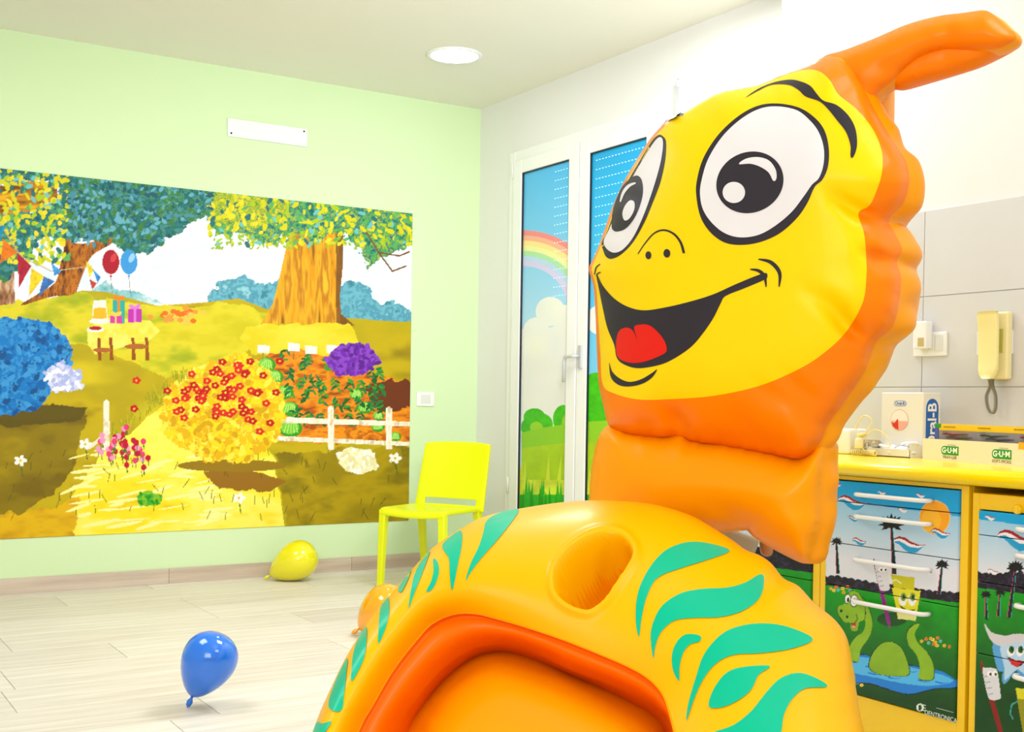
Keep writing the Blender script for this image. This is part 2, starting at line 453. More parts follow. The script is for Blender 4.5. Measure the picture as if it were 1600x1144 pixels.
# small white rail with its clip on the window wall
q = atx(1058, 180, XW)
rl = thing('curtain_rail_bracket', 'slim white vertical bracket with a round clip on the wall above the door', 'bracket', (XW, q[1], 2.6))
box('rail', (XW-.02, q[1]-.012, 2.55), (XW, q[1]+.012, 2.745), mat('grey_metal', (196, 196, 196), .3, metal=.4), rl, .003)
lathe('clip', [(0, 0), (.028, 0), (.028, .006), (.02, .012), (0, .012)], (XW, q[1]-.02, 2.76), (-1, 0, 0), m_pvc, rl, 20)
lathe('screw', [(0, 0), (.005, 0), (.004, .003), (0, .003)], (XW-.012, q[1]-.02, 2.775), (-1, 0, 0), MATS['grey_metal'], rl, 8)

# ------------------------------------------------------------------ ceiling light, vent plate, switch
lt = thing('ceiling_downlight', 'round flush white ceiling light, lit, near the corner', 'ceiling light', (3.25, 5.83, ZC))
lathe('light_rim', [(.135, -.001), (.158, -.001), (.16, .004), (.15, .010), (.135, .008)], (3.25, 5.83, ZC), (0, 0, -1), m_pvc, lt, 48)
lathe('diffuser', [(0, .004), (.137, .004)], (3.25, 5.83, ZC), (0, 0, -1), mat('lit_diffuser', (255, 253, 248), .5, emit=14), lt, 48)
v0 = aty(355, 184.5, YW); v1 = aty(479, 230, YW)
vt = thing('vent_cover', 'blank white rectangular cover plate high on the green wall above the mural', 'cover plate', ((v0[0]+v1[0])/2, YW, v1[2]))
box('plate', (v0[0], YW-.012, v1[2]), (v1[0], YW, v0[2]), m_pvc, vt, .003)
for sx, sz in ((v0[0]+.022, v1[2]+.02), (v1[0]-.022, v0[2]-.016)):
    lathe('screw', [(0, 0), (.006, 0), (.004, .002), (0, .002)], (sx, YW-.012, sz), (0, -1, 0), m_dark, vt, 8)
s0 = aty(650.5, 612, YW); s1 = aty(677.5, 635, YW)
sw = thing('light_switch', 'white wall switch on the green wall between mural and window wall', 'switch', ((s0[0]+s1[0])/2, YW, s1[2]))
box('switch_plate', (s0[0], YW-.01, s1[2]), (s1[0], YW, s0[2]), m_pvc, sw, .003)
box('rocker', (s0[0]+.03, YW-.014, s1[2]+.02), (s1[0]-.03, YW-.009, s0[2]-.02), mat('rocker_white', (226, 226, 224), .3), sw, .002)

# ------------------------------------------------------------------ wall mural: generic garden landscape, flat print
def mural_paint(pt):
    rs = np.random.RandomState(11)
    p = pt.p; X = p[:, 0]*1.876; Y = (p[:, 1]-240)*1.876       # coordinates of the mural study
    q = Paint(np.stack([X, Y], -1), (240, 245, 250)); c = q.c
    def rag(P, col, amp=14, sc=16, seed=1):
        P = np.asarray(P, float)
        idx = q._sel(P.min(0)-amp, P.max(0)+amp)
        if not len(idx): return
        a, b = q.p[idx, 0], q.p[idx, 1]
        w = q.p[idx]+np.stack([fbm(a, b, sc, seed)-.5, fbm(a, b, sc, seed+9)-.5], -1)*2*amp
        q.put(idx[inside(w, P)], col)
    def mix(cols, sc, seed, stretch=(1, 1)):
        cols = np.array(cols, float)
        def f(a, b):
            n = np.clip((fbm(a/stretch[0], b/stretch[1], sc, seed, 4)-.22)/.56, 0, .9999)*(len(cols)-1)
            i = n.astype(int); t = (n-i)[:, None]; t = t*t*(3-2*t)
            return cols[i]*(1-t)+cols[i+1]*t
        return f
    q.put(np.where(Y < 460)[0], mix([(236, 242, 248), (250, 250, 252), (222, 232, 246), (250, 250, 252)], 120, 3))
    # distant bushes and hills
    far = mix([(60, 130, 150), (110, 180, 200), (80, 150, 175), (150, 205, 215)], 22, 6)
    rag([(590, 460), (620, 400), (660, 370), (710, 360), (780, 380), (830, 370), (830, 500), (590, 500)], far, 16, 20, 2)
    rag([(980, 400), (1030, 370), (1080, 395), (1110, 440), (1170, 430), (1210, 470), (1210, 520), (960, 520)], far, 16, 20, 3)
    rag([(270, 400), (310, 372), (350, 400), (420, 410), (480, 440), (270, 450)], mix([(90, 160, 175), (140, 195, 200), (210, 225, 230)], 22, 7), 8, 14, 3)
    ground = mix([(150, 128, 8), (196, 170, 10), (180, 160, 12), (214, 190, 24)], 130, 8, (1.8, 1))
    q.poly([(-400, 470), (0, 460), (120, 430), (240, 402), (310, 405), (460, 446), (600, 436), (700, 425), (780, 455), (860, 470), (1000, 480), (1100, 488), (1300, 498), (1300, 1300), (-400, 1300)], ground)
    # brighter meadow bands, olive shade left and right
    rag([(-300, 470), (250, 410), (460, 450), (680, 440), (780, 470), (760, 560), (620, 640), (480, 660), (260, 560), (-300, 560)], mix([(205, 190, 20), (222, 206, 40), (160, 170, 20)], 60, 5, (2, 1)), 16, 40)
    rag([(-300, 800), (140, 740), (260, 760), (200, 960), (60, 1060), (-300, 1080)], mix([(118, 96, 8), (140, 118, 8), (165, 140, 10)], 70, 4, (2, 1)), 24, 50)
    rag([(-300, 720), (60, 730), (250, 745), (240, 780), (60, 800), (-300, 790)], (92, 78, 12), 10, 26)
    rag([(800, 880), (1300, 850), (1300, 1120), (850, 1120)], mix([(150, 128, 4), (176, 150, 6), (128, 110, 6)], 60, 7, (2, 1)), 20, 40)
    # path
    path = mix([(228, 190, 8), (246, 222, 30), (252, 236, 96), (240, 210, 20)], 90, 9, (2.2, 1))
    rag([(560, 625), (650, 620), (700, 700), (800, 900), (840, 1120), (120, 1140), (210, 1010), (300, 880), (450, 760), (520, 690)], path, 14, 40)
    rag([(-300, 1090), (160, 1040), (230, 1000), (220, 1150), (-300, 1160)], mix([(196, 140, 10), (226, 180, 10), (160, 110, 10)], 60, 12, (2, 1)), 16, 30)
    for i in range(60):
        a, b = 220+rs.rand()*520, 860+rs.rand()*240
        q.ell(a, b, 20+rs.rand()*40, 2+rs.rand()*4, (252, 240, 150), -.15+rs.randn()*.1)
    rag([(600, 930), (720, 925), (840, 960), (800, 990), (640, 985)], (150, 104, 20), 10, 20)
    # bare orchard tree, right
    trunk = mix([(140, 92, 20), (226, 150, 16), (236, 172, 30), (190, 120, 20), (244, 186, 40)], 40, 14, (.45, 3.2))
    q.poly([(850, 190), (1008, 190), (1005, 330), (996, 420), (1000, 470), (1040, 505), (960, 505), (950, 560), (935, 560), (900, 500), (850, 496), (760, 505), (800, 440), (822, 350), (842, 260)], trunk)
    q.poly([(985, 200), (1008, 200), (1005, 330), (996, 420), (1000, 470), (1040, 505), (985, 500)], mix([(120, 76, 20), (150, 98, 30)], 20, 2, (.3, 2)))
    rag([(720, 505), (800, 498), (1020, 500), (1060, 560), (1000, 600), (740, 590), (700, 540)], mix([(222, 200, 20), (236, 216, 60)], 40, 3, (2, 1)), 10, 24)
    # left tree
    bark = mix([(70, 36, 20), (150, 84, 20), (196, 116, 24), (100, 56, 24)], 18, 15, (.5, 1.6))
    q.poly([(150, 200), (215, 190), (222, 262), (300, 250), (336, 232), (330, 262), (268, 302), (236, 372), (216, 412), (150, 420), (60, 446), (110, 412), (160, 380), (176, 330), (186, 262)], bark, smooth=4)
    q.poly([(-400, 110), (0, 96), (90, 80), (165, 88), (172, 140), (90, 170), (0, 192), (-400, 220)], mix([(110, 60, 10), (196, 130, 10), (236, 180, 20)], 24, 18, (2.5, .5)))
    q.poly([(-400, 300), (0, 300), (40, 320), (44, 440), (0, 445), (-400, 445)], mix([(110, 70, 50), (160, 110, 70), (220, 190, 160)], 20, 17, (.5, 1.5)))
    # foliage
    leafL = mix([(16, 80, 90), (40, 116, 120), (24, 100, 84), (70, 140, 150), (60, 120, 40), (96, 160, 150)], 16, 21)
    rag([(-400, -90), (640, 100), (650, 165), (575, 190), (520, 235), (470, 265), (420, 298), (370, 290), (330, 262), (260, 250), (220, 262), (150, 240), (110, 250), (100, 300), (60, 340), (0, 380), (-400, 380), (-400, 215), (0, 190), (90, 168), (172, 140), (165, 88), (90, 80), (0, 96), (-400, 120)], leafL, 20, 14, 5)
    leafR = mix([(20, 100, 90), (60, 150, 110), (110, 170, 70), (30, 110, 120), (170, 190, 60), (60, 140, 130)], 15, 25)
    rag([(630, 100), (1300, 160), (1300, 300), (1200, 262), (1140, 290), (1085, 330), (1040, 262), (990, 230), (930, 262), (860, 236), (800, 262), (740, 256), (700, 236), (650, 250), (608, 190)], leafR, 22, 14, 6)
    rag([(630, 110), (860, 120), (830, 200), (720, 220), (620, 196)], mix([(90, 140, 40), (190, 190, 30), (120, 160, 60), (220, 205, 40), (60, 110, 90)], 12, 30), 22, 12, 8)
    cols = [(214, 206, 20), (170, 196, 30), (236, 214, 40), (90, 170, 90), (110, 190, 190), (40, 110, 110)]
    for i in range(620):
        if rs.rand() < .5: a, b = -60+rs.rand()*260, 50+rs.rand()*270
        else: a, b = 610+rs.rand()*600, 120+rs.rand()*150
        q.ell(a, b, 7+rs.rand()*6, 4+rs.rand()*3, cols[rs.randint(len(cols))] if rs.rand() < .75 else cols[0], rs.rand()*3)
    for i in range(420):
        a, b = 200+rs.rand()*420, 70+rs.rand()*200
        if (a > 480 and b > 220-(a-480)*.4): continue
        q.ell(a, b, 6+rs.rand()*5, 4+rs.rand()*2, [(70, 140, 160), (30, 90, 100), (100, 170, 190), (60, 120, 60)][rs.randint(4)], rs.rand()*3)
    for i in range(110):
        a, b = 610+rs.rand()*600, 230+rs.rand()*50
        q.ell(a, b, 6, 3, (150, 180, 40), rs.rand()*3)
    for P in ([(1075, 232), (1110, 290), (1170, 300), (1200, 288)], [(1110, 290), (1150, 345), (1190, 330)]): q.line(P, 5, (120, 80, 40))
    # bunting
    q.line([(0, 205), (60, 300), (150, 345), (270, 330)], 3, (200, 170, 120))
    fl_ = [((-30, 215), (18, 210), (-6, 270), (20, 130, 170)), ((10, 250), (50, 290), (0, 322), (232, 116, 20)), ((50, 290), (92, 330), (56, 392), (170, 24, 50)), ((92, 335), (130, 360), (84, 420), (240, 200, 30)), ((128, 360), (160, 374), (112, 420), (60, 110, 180)), ((150, 320), (180, 345), (160, 360), (60, 150, 220)), ((252, 315), (276, 340), (262, 365), (240, 210, 40)), ((272, 340), (296, 362), (286, 380), (50, 140, 220)), ((262, 368), (284, 380), (270, 400), (190, 60, 40))]
    for a, b, d, col in fl_: q.poly([a, b, d], col, (8, .2))
    # two balloons
    for bx, by, c1, c2 in ((325, 318, (170, 16, 40), (210, 60, 70)), (378, 318, (60, 150, 220), (150, 200, 240))):
        q.line([(bx, by+45), (bx+4, by+90)], 2, (120, 120, 120))
        q.ell(bx, by, 25, 36, c1); q.ell(bx+8, by-12, 8, 14, c2, .4); q.poly([(bx-5, by+44), (bx+5, by+44), (bx, by+34)], c1)
    # picnic table with presents
    q.poly([(255, 520), (300, 480), (440, 490), (468, 520), (440, 545), (280, 590), (258, 560)], mix([(240, 214, 60), (250, 230, 110)], 20, 3))
    for a in (285, 320, 385, 425): q.poly([(a, 540), (a+9, 540), (a+13, 606), (a+2, 606)], (150, 76, 16))
    q.ell(400, 566, 36, 8, (176, 100, 40)); q.ell(300, 576, 28, 7, (176, 100, 40))
    for a, b, w_, h_, c1, c2 in ((330, 430, 36, 68, (40, 170, 160), (236, 130, 20)), (375, 455, 40, 40, (190, 50, 170), (220, 120, 220)), (322, 476, 36, 22, (210, 60, 160), (240, 200, 80))):
        q.poly([(a, b), (a+w_, b), (a+w_, b+h_), (a, b+h_)], c1); q.poly([(a+w_*.4, b), (a+w_*.58, b), (a+w_*.58, b+h_), (a+w_*.4, b+h_)], c2); q.ell(a+w_*.3, b-6, 10, 6, c2, .5); q.ell(a+w_*.7, b-6, 10, 6, c2, -.5)
    q.poly([(274, 430), (310, 430), (316, 486), (270, 486)], (240, 236, 220)); q.poly([(276, 452), (310, 452), (314, 484), (272, 484)], (244, 180, 30))
    q.ell(280, 516, 26, 8, (230, 230, 225)); q.ell(280, 512, 18, 6, (170, 30, 40)); q.ell(292, 492, 30, 8, (235, 235, 225))
    # vegetable bed
    soil = mix([(150, 70, 16), (222, 120, 16), (240, 150, 20), (190, 96, 10)], 16, 33, (2.2, 1))
    rag([(750, 600), (860, 572), (1010, 600), (1110, 650), (1300, 700), (1300, 840), (960, 850), (770, 840), (800, 720)], soil, 12, 22)
    rag([(1050, 680), (1200, 660), (1220, 740), (1120, 760)], (110, 50, 20), 16, 22)
    def cabbage(a, b, r):
        q.ell(a, b, r, r*.8, (50, 150, 30)); q.ell(a-3, b-3, r*.8, r*.62, (120, 200, 60))
        for k in range(5): q.line([(a-r*.6+k*r*.3, b+r*.4), (a-r*.3+k*r*.18, b-r*.5)], 2.5, (190, 230, 120))
    for a, b, r in [(780, 620, 28), (805, 655, 26), (835, 700, 26), (850, 748, 26), (852, 805, 34), (975, 608, 18), (1045, 706, 20), (1070, 745, 22), (1108, 800, 20), (1160, 830, 16), (1110, 770, 16)]: cabbage(a, b, r)
    for i in range(34):
        a, b = 850+(i % 9)*34+rs.randn()*6, 610+(i//9)*52+rs.randn()*8+(i % 9)*5
        for k in range(7):
            t = rs.rand()*2-1; q.ell(a+t*12, b-k*5+8, 10, 3.6, [(20, 96, 40), (30, 120, 60), (60, 150, 40)][rs.randint(3)], t*1.2)
    for a, b in ((772, 572), (862, 566), (912, 574), (975, 572)):
        q.line([(a, b), (a-2, b+36)], 3, (150, 110, 60)); q.poly([(a-18, b-12), (a+18, b-8), (a+17, b+14), (a-17, b+12)], (240, 238, 228))
    # rail fence
    wood = mix([(214, 190, 150), (250, 244, 226), (236, 220, 190)], 12, 40, (1, 2))
    for P in ([(775, 770), (1300, 790), (1300, 803), (775, 788)], [(775, 826), (1300, 850), (1300, 862), (775, 840)]): q.poly(P, wood)
    for a, b, h_ in ((768, 738, 110), (970, 742, 126), (1140, 744, 122), (312, 725, 145)): q.poly([(a-9, b+4), (a, b-4), (a+9, b+4), (a+9, b+h_), (a-9, b+h_)], wood)
    q.line([(318, 818), (262, 862)], 11, (240, 226, 196)); 
    # flowers and grass tufts
    for a, b in ((250, 852), (1158, 893), (700, 1010), (60, 900)):
        q.line([(a, b), (a+6, b+45)], 3, (60, 110, 20))
        for k in range(5): q.ell(a+11*math.cos(k*1.257), b+8*math.sin(k*1.257), 9, 6, (248, 246, 236), k*1.257)
        q.ell(a, b, 4, 4, (240, 180, 40))
    for i in range(90):
        a, b = rs.rand()*1200, 880+rs.rand()*200
        q.line([(a, b), (a+rs.randn()*9, b-16-rs.rand()*12)], 2, (96, 90, 10))
    for i in range(120):
        t = rs.rand(); a, b = 560-230*t+rs.randn()*10, 640+200*t+rs.randn()*8
        q.line([(a, b), (a+rs.randn()*6, b-20)], 3, [(150, 150, 10), (190, 180, 30)][i % 2])
    # round shrubs and flower clumps (plain garden planting)
    def shrub(P, cols, n, r, seed, amp=12):
        P = np.asarray(P, float); rag(P, mix(cols, 14, seed), amp, 16, seed)
        k = 0; lo, hi = P.min(0), P.max(0)
        while k < n:
            z = lo+rs.rand(2)*(hi-lo)
            if inside([z], P)[0]: q.ell(z[0], z[1], r*(.7+.6*rs.rand()), r*.6, cols[rs.randint(len(cols))], rs.rand()*3)
            k += 1
    q.ell(680, 915, 160, 18, (150, 116, 16)); q.ell(60, 760, 190, 22, (96, 80, 10))
    shrub([(-200, 500), (60, 480), (160, 500), (215, 560), (205, 640), (150, 690), (120, 745), (20, 770), (-200, 770)], [(10, 96, 170), (20, 120, 196), (60, 150, 214), (16, 80, 140)], 240, 12, 50)
    shrub([(130, 640), (180, 610), (240, 640), (240, 690), (150, 700)], [(214, 214, 246), (170, 180, 230), (236, 236, 250)], 60, 10, 51)
    shrub([(470, 760), (500, 690), (570, 640), (640, 600), (720, 590), (790, 640), (830, 700), (836, 780), (800, 850), (730, 900), (620, 905), (540, 870), (486, 830)], [(236, 190, 10), (250, 214, 20), (228, 176, 10), (252, 226, 70), (214, 160, 10)], 380, 13, 52, 18)
    for i in range(70):
        a, b = 655+rs.randn()*85, 700+rs.randn()*45
        for k in range(5): q.ell(a+7*math.cos(k*1.257), b+6*math.sin(k*1.257), 6, 5, [(190, 20, 20), (214, 40, 30)][i % 2])
        q.ell(a, b, 3, 3, (250, 210, 60))
    for i in range(46):
        a, b = 350+rs.randn()*38, 860+rs.randn()*32
        q.line([(a, b), (a+2, b+22)], 3, (60, 120, 30)); q.ell(a, b, 8, 9, [(190, 14, 50), (226, 60, 110), (240, 150, 190)][i % 3])
    for i in range(34):
        a, b = 530+rs.randn()*34, 470+rs.randn()*12
        q.ell(a, b, 9, 7, [(226, 110, 20), (240, 150, 60), (250, 190, 80)][i % 3])
    shrub([(950, 600), (1000, 560), (1080, 560), (1120, 610), (1060, 650), (985, 650)], [(110, 40, 170), (140, 66, 200), (90, 30, 140)], 110, 9, 57, 10)
    shrub([(985, 880), (1030, 860), (1090, 870), (1110, 920), (1060, 940), (1010, 930)], [(246, 240, 200), (236, 222, 160), (250, 250, 240), (240, 236, 180)], 70, 8, 58, 6)
    shrub([(400, 1000), (440, 990), (475, 1004), (470, 1030), (410, 1034)], [(30, 150, 30), (130, 190, 30), (60, 170, 60)], 40, 8, 60, 5)
    pt.c[:] = q.c
mx1 = aty(642, 500, YW)[0]
print_grid('wall_mural', (.45, YW-.004, .300), (mx1-.45, 0, 0), (0, 0, 2.287-.300), 680, 470, mural_paint, print_mat('mural_paper', .55, .25), skirt=.004, nrm=(0, -1, 0), gain=1.0)
mu = bpy.data.objects['wall_mural']; tag(mu, 'large printed garden landscape mural with trees, bunting, path and fence on the green wall', 'mural')
# ------------------------------------------------------------------ yellow cabinets with printed drawer fronts
m_yel = mat('yellow_lacquer', (252, 206, 0), .25, .5, coat=.3)
m_yel2 = mat('yellow_worktop', (255, 222, 0), .22, .35, coat=.15)
m_hand = mat('white_handle', (244, 244, 242), .25, .5)
m_print = print_mat('drawer_print', .25, .4)
XC = 2.70
def cab_paint(kind):
    def f(pt):
        X = (pt.p[:, 0]-1260)*2.576; Y = (pt.p[:, 1]-700)*2.576
        q = Paint(np.stack([X, Y], -1), (255, 255, 255))
        if kind == 2: sl, x0, dy = .135, 697, 62
        elif kind == 1: sl, x0, dy = .135, 90, 0
        else: sl, x0, dy = .135, -60, -20
        yy = Y-sl*(X-x0)-dy                       # height measured down the front
        t = np.clip((yy-110)/330, 0, 1)[:, None]
        q.c[:] = np.where(yy[:, None] < (205 if kind == 1 else 225), np.array([10, 168, 232.]), np.array([120, 196, 238.])*(1-t)+np.array([226, 230, 240.])*t)
        if kind == 1: q.c[yy < 205] = (np.array([10, 160, 230.])*(1-t)+np.array([70, 190, 235.])*t*1.)[yy < 205]
        hb = 506 if kind == 1 else 440 if kind == 2 else 415
        bush = hb-6*np.abs(np.sin(X/9.))-18*fbm(X, Y*0, 60, 3)+(22 if kind != 2 else 12*np.sin(X/50))
        q.c[yy > bush] = (22, 16, 30)
        m = (yy > bush) & (fbm(X, Y, 12, 4) > .56); q.c[m] = (44, 36, 66)
        gr = hb+48 if kind == 1 else hb+62 if kind == 2 else 512
        g = yy > gr; n = fbm(X, Y, 40, 6)[:, None]
        tt = np.clip((yy-gr)/420, 0, 1)[:, None]
        q.c[g] = ((np.array([10, 160, 14.])*(1-tt)+np.array([0, 66, 10.])*tt)*(.9+.2*n))[g]
        def wave(x, y, s, flip=1, big=True):
            k = s
            top = [(0, 22), (8, 8), (24, 0), (44, 4), (66, 18), (90, 26), (116, 27)]
            mid = [(110, 31), (88, 38), (62, 36), (40, 24), (24, 16), (10, 18), (0, 26)]
            low = [(104, 36), (84, 54), (62, 58), (40, 44), (22, 26), (8, 24)]
            q.poly([(x+a*k, y+b*k+a*k*.04) for a, b in top+low], (30, 160, 216) if big else (240, 240, 246))
            q.poly([(x+a*k, y+b*k+a*k*.04) for a, b in top+mid], (246, 240, 244))
            q.poly([(x+a*k, y+b*k+a*k*.04) for a, b in top+[(100, 30), (84, 30), (60, 24), (40, 12), (24, 8), (10, 12)]], (160, 14, 36) if k > .3 else (96, 14, 50))
        def palm(x, y, r, h, lean=0, wd=6):
            q.poly([(x-wd*.35, y), (x+wd*.35, y), (x+lean+wd*.9, y+h), (x+lean-wd*.9, y+h)], (18, 12, 22))
            q.line([(x+wd*.45, y), (x+lean+wd*1.0, y+h)], 2.2, (40, 170, 170)); q.line([(x-wd*.45, y), (x+lean-wd*1.0, y+h)], 2.2, (200, 60, 110))
            for k in range(11):
                a = -PI*1.14+k*PI*1.28/10*1.0; L = r*(1 if k % 2 else .86)
                ex, ey = x+L*math.cos(a), y+L*math.sin(a)*.86+(6 if k in (0, 10) else 0)
                nx, ny = -math.sin(a)*r*.15, math.cos(a)*r*.15
                q.poly([(x, y-4), ((x+ex)/2+nx, (y+ey)/2+ny), (ex, ey), ((x+ex)/2-nx, (y+ey)/2-ny)], (16, 8, 14))
            q.ell(x, y, r*.36, r*.3, (16, 8, 14))
        def flowers(pts):
            for i, (a, b) in enumerate(pts):
                c_ = [(236, 190, 40), (240, 120, 50), (90, 200, 200), (250, 220, 90)][i % 4]
                for k in range(5): q.ell(a+4.5*math.cos(k*1.257), b+4.5*math.sin(k*1.257), 3, 3, c_)
                q.ell(a, b, 2, 2, (150, 60, 20))
        def brush(x, y, s, col, lean):
            q.poly([(x, y), (x+10*s, y-4*s), (x+lean*s+18*s, y+230*s), (x+lean*s+4*s, y+236*s)], col, smooth=3)
            q.poly([(x+4*s, y+4*s), (x+14*s, y-4*s), (x+44*s, y-2*s), (x+56*s, y+14*s), (x+66*s, y+92*s), (x+58*s, y+104*s), (x+32*s, y+106*s), (x+20*s, y+84*s)], (222, 224, 230), smooth=3)
            for k in range(4): q.line([(x+(12+k*5)*s, y+(26+k*20)*s), (x+(24+k*5)*s, y+(24+k*20)*s)], 5*s, (176, 182, 190))
            for e in (28, 46):
                q.ell(x+e*s, y+16*s, 9*s, 10*s, (250, 250, 250)); q.ell(x+(e+3)*s, y+18*s, 4*s, 5*s, (50, 10, 20))
        if kind == 1:
            wave(105, 138, .32, big=False); wave(286, 172, .3, big=False); wave(440, 182, .34, big=False); wave(368, 240, .36, big=False)
            wave(125, 188, 1.05); wave(165, 272, .42); wave(182, 360, .56); wave(345, 354, 1.18); wave(478, 494, .27, big=False)
            q.ell(517, 280, 62, 68, (244, 150, 20), edge=(250, 214, 150)); q.ell(517, 280, 60, 66, (248, 168, 24)); q.ell(502, 292, 40, 46, (252, 190, 40))
            wave(500, 322, .72)
            palm(342, 308, 54, 200, 12, 9); palm(121, 378, 26, 128, 6, 7); palm(546, 472, 32, 116, -12, 7)
            flowers([(98, 566), (120, 560), (128, 572), (146, 566), (150, 582), (166, 560), (176, 574), (110, 574), (464, 778), (482, 770), (492, 786), (508, 772), (520, 782), (528, 764), (540, 778), (526, 796), (556, 796), (576, 800), (206, 945), (222, 955), (500, 768), (512, 790)])
            q.ell(345, 690, 60, 28, (0, 80, 10))
            brush(272, 474, .96, (150, 20, 140), 50)
            # toothpaste tube with a face
            q.poly([(338, 508), (434, 522), (434, 572), (352, 562)], (206, 200, 10)); q.poly([(344, 562), (460, 576), (440, 694), (368, 688), (360, 640)], (232, 226, 40))
            q.poly([(362, 640), (446, 656), (440, 696), (368, 688)], (240, 240, 150)); q.line([(338, 540), (360, 530), (380, 545)], 4, (235, 240, 190))
            for a in (388, 426): q.ell(a, 610, 16, 26, (250, 250, 250)); q.ell(a+2, 600, 12, 17, (130, 170, 20)); q.ell(a+3, 600, 5, 9, (10, 30, 10))
            q.poly([(370, 630), (405, 652), (440, 650), (420, 664), (392, 656)], (40, 20, 10))
            # long-necked green dinosaur in a pond
            sea = [(150, 850), (215, 830), (270, 838), (440, 876), (540, 900), (604, 940), (600, 968), (520, 972), (420, 994), (330, 975), (250, 950), (150, 940)]
            q.poly(sea, (10, 30, 60), smooth=4); q.poly([(a+(2 if a < 400 else -4), b+(4 if b < 900 else -4)) for a, b in sea], (20, 130, 226), smooth=4)
            q.poly([(170, 856), (230, 842), (420, 884), (540, 912), (590, 940), (500, 958), (400, 950), (280, 925), (180, 900)], (80, 190, 246), smooth=4)
            for a, b in ((240, 880), (330, 922), (450, 935), (520, 940), (250, 905), (400, 895)): q.line([(a, b), (a+28, b+8), (a+52, b+4)], 6, (16, 110, 220), True)
            D, K = (128, 176, 24), (14, 40, 8)
            def dd(P): q.poly(P, K, smooth=4); P = np.array(P, float); ctr = P.mean(0); q.poly(ctr+(P-ctr)*np.array([.955, .975]), lambda a, b: np.array([118, 166, 20.])+(np.array([40, 40, 20.]))*(fbm(a, b, 90, 8)[:, None]), smooth=4)
            dd([(250, 885), (262, 830), (300, 788), (345, 780), (385, 806), (412, 870), (414, 914), (360, 920), (290, 912)])
            dd([(456, 706), (428, 712), (404, 740), (408, 790), (440, 830), (456, 880), (452, 928), (484, 938), (514, 928), (512, 870), (484, 820), (446, 780), (436, 744)])
            dd([(222, 596), (250, 640), (268, 700), (256, 760), (220, 810), (208, 862), (180, 860), (160, 860), (172, 800), (200, 760), (228, 740), (238, 700), (220, 640)])
            dd([(168, 590), (182, 574), (206, 578), (222, 600), (238, 640), (236, 690), (214, 704), (206, 738), (180, 736), (176, 708), (148, 700), (124, 664), (126, 638), (150, 628), (158, 612)])
            q.ell(166, 608, 12, 20, (252, 252, 252), .1, edge=K); q.ell(192, 616, 16, 26, (252, 252, 252), .1, edge=K); q.ell(168, 612, 5, 10, K); q.ell(194, 616, 7, 12, K)
            q.ell(140, 656, 5, 6, K); q.ell(164, 680, 5, 6, K); q.line([(200, 668), (206, 690), (194, 704), (180, 708)], 3, K); q.poly([(182, 708), (200, 700), (198, 720), (186, 728)], (190, 50, 20)); q.ell(190, 720, 6, 6, (250, 150, 130))
            # maker's emblem: disc with a cut letter
            q.ell(457, 1045, 15, 16, (236, 244, 236)); q.poly([(452, 1034), (462, 1036), (466, 1048), (458, 1058), (450, 1056)], (0, 76, 10))
        elif kind == 2:
            wave(718, 270, .38, big=False); wave(764, 326, 1.5); wave(728, 486, .42, big=False)
            palm(842, 484, 42, 200, -26, 8); palm(722, 592, 26, 100, 4, 6); palm(780, 582, 26, 96, -8, 6)
            # smiling tooth with a swoosh cap
            q.poly([(756, 770), (900, 780), (900, 960), (876, 940), (850, 900), (836, 905), (800, 950), (786, 930), (790, 900), (768, 890)], (90, 166, 226), smooth=3)
            q.poly([(784, 786), (900, 790), (900, 930), (850, 890), (800, 936), (796, 880)], (186, 220, 246), smooth=3)
            q.poly([(716, 706), (745, 742), (800, 756), (850, 748), (960, 760), (960, 800), (860, 782), (800, 796), (760, 790), (734, 760)], (214, 212, 218), smooth=3)
            for a in (824, 860): q.ell(a, 818, 15, 22, (250, 250, 252), .2); q.ell(a+2, 812, 11, 15, (10, 100, 30)); q.ell(a+4, 810, 4, 7, (0, 20, 0))
            q.poly([(804, 838), (840, 854), (880, 858), (866, 876), (846, 884), (826, 872)], (90, 10, 20)); q.poly([(814, 850), (870, 862), (846, 884), (826, 872)], (214, 40, 40))
            brush(704, 890, 1.18, (140, 14, 16), 60)
            q.poly([(842, 966), (960, 980), (960, 1200), (880, 1190), (856, 1060)], (150, 150, 10)); q.poly([(842, 966), (960, 980), (960, 1020), (850, 1010)], (220, 216, 30)); q.line([(850, 1018), (826, 1034), (820, 1070), (832, 1092)], 5, (60, 170, 150))
        else:
            pass
            for a, b, r in ((10, 420, 26), (-30, 450, 40), (20, 470, 24)): q.ell(a, b, r, r, (22, 16, 30))
        pt.c[:] = q.c
    return f
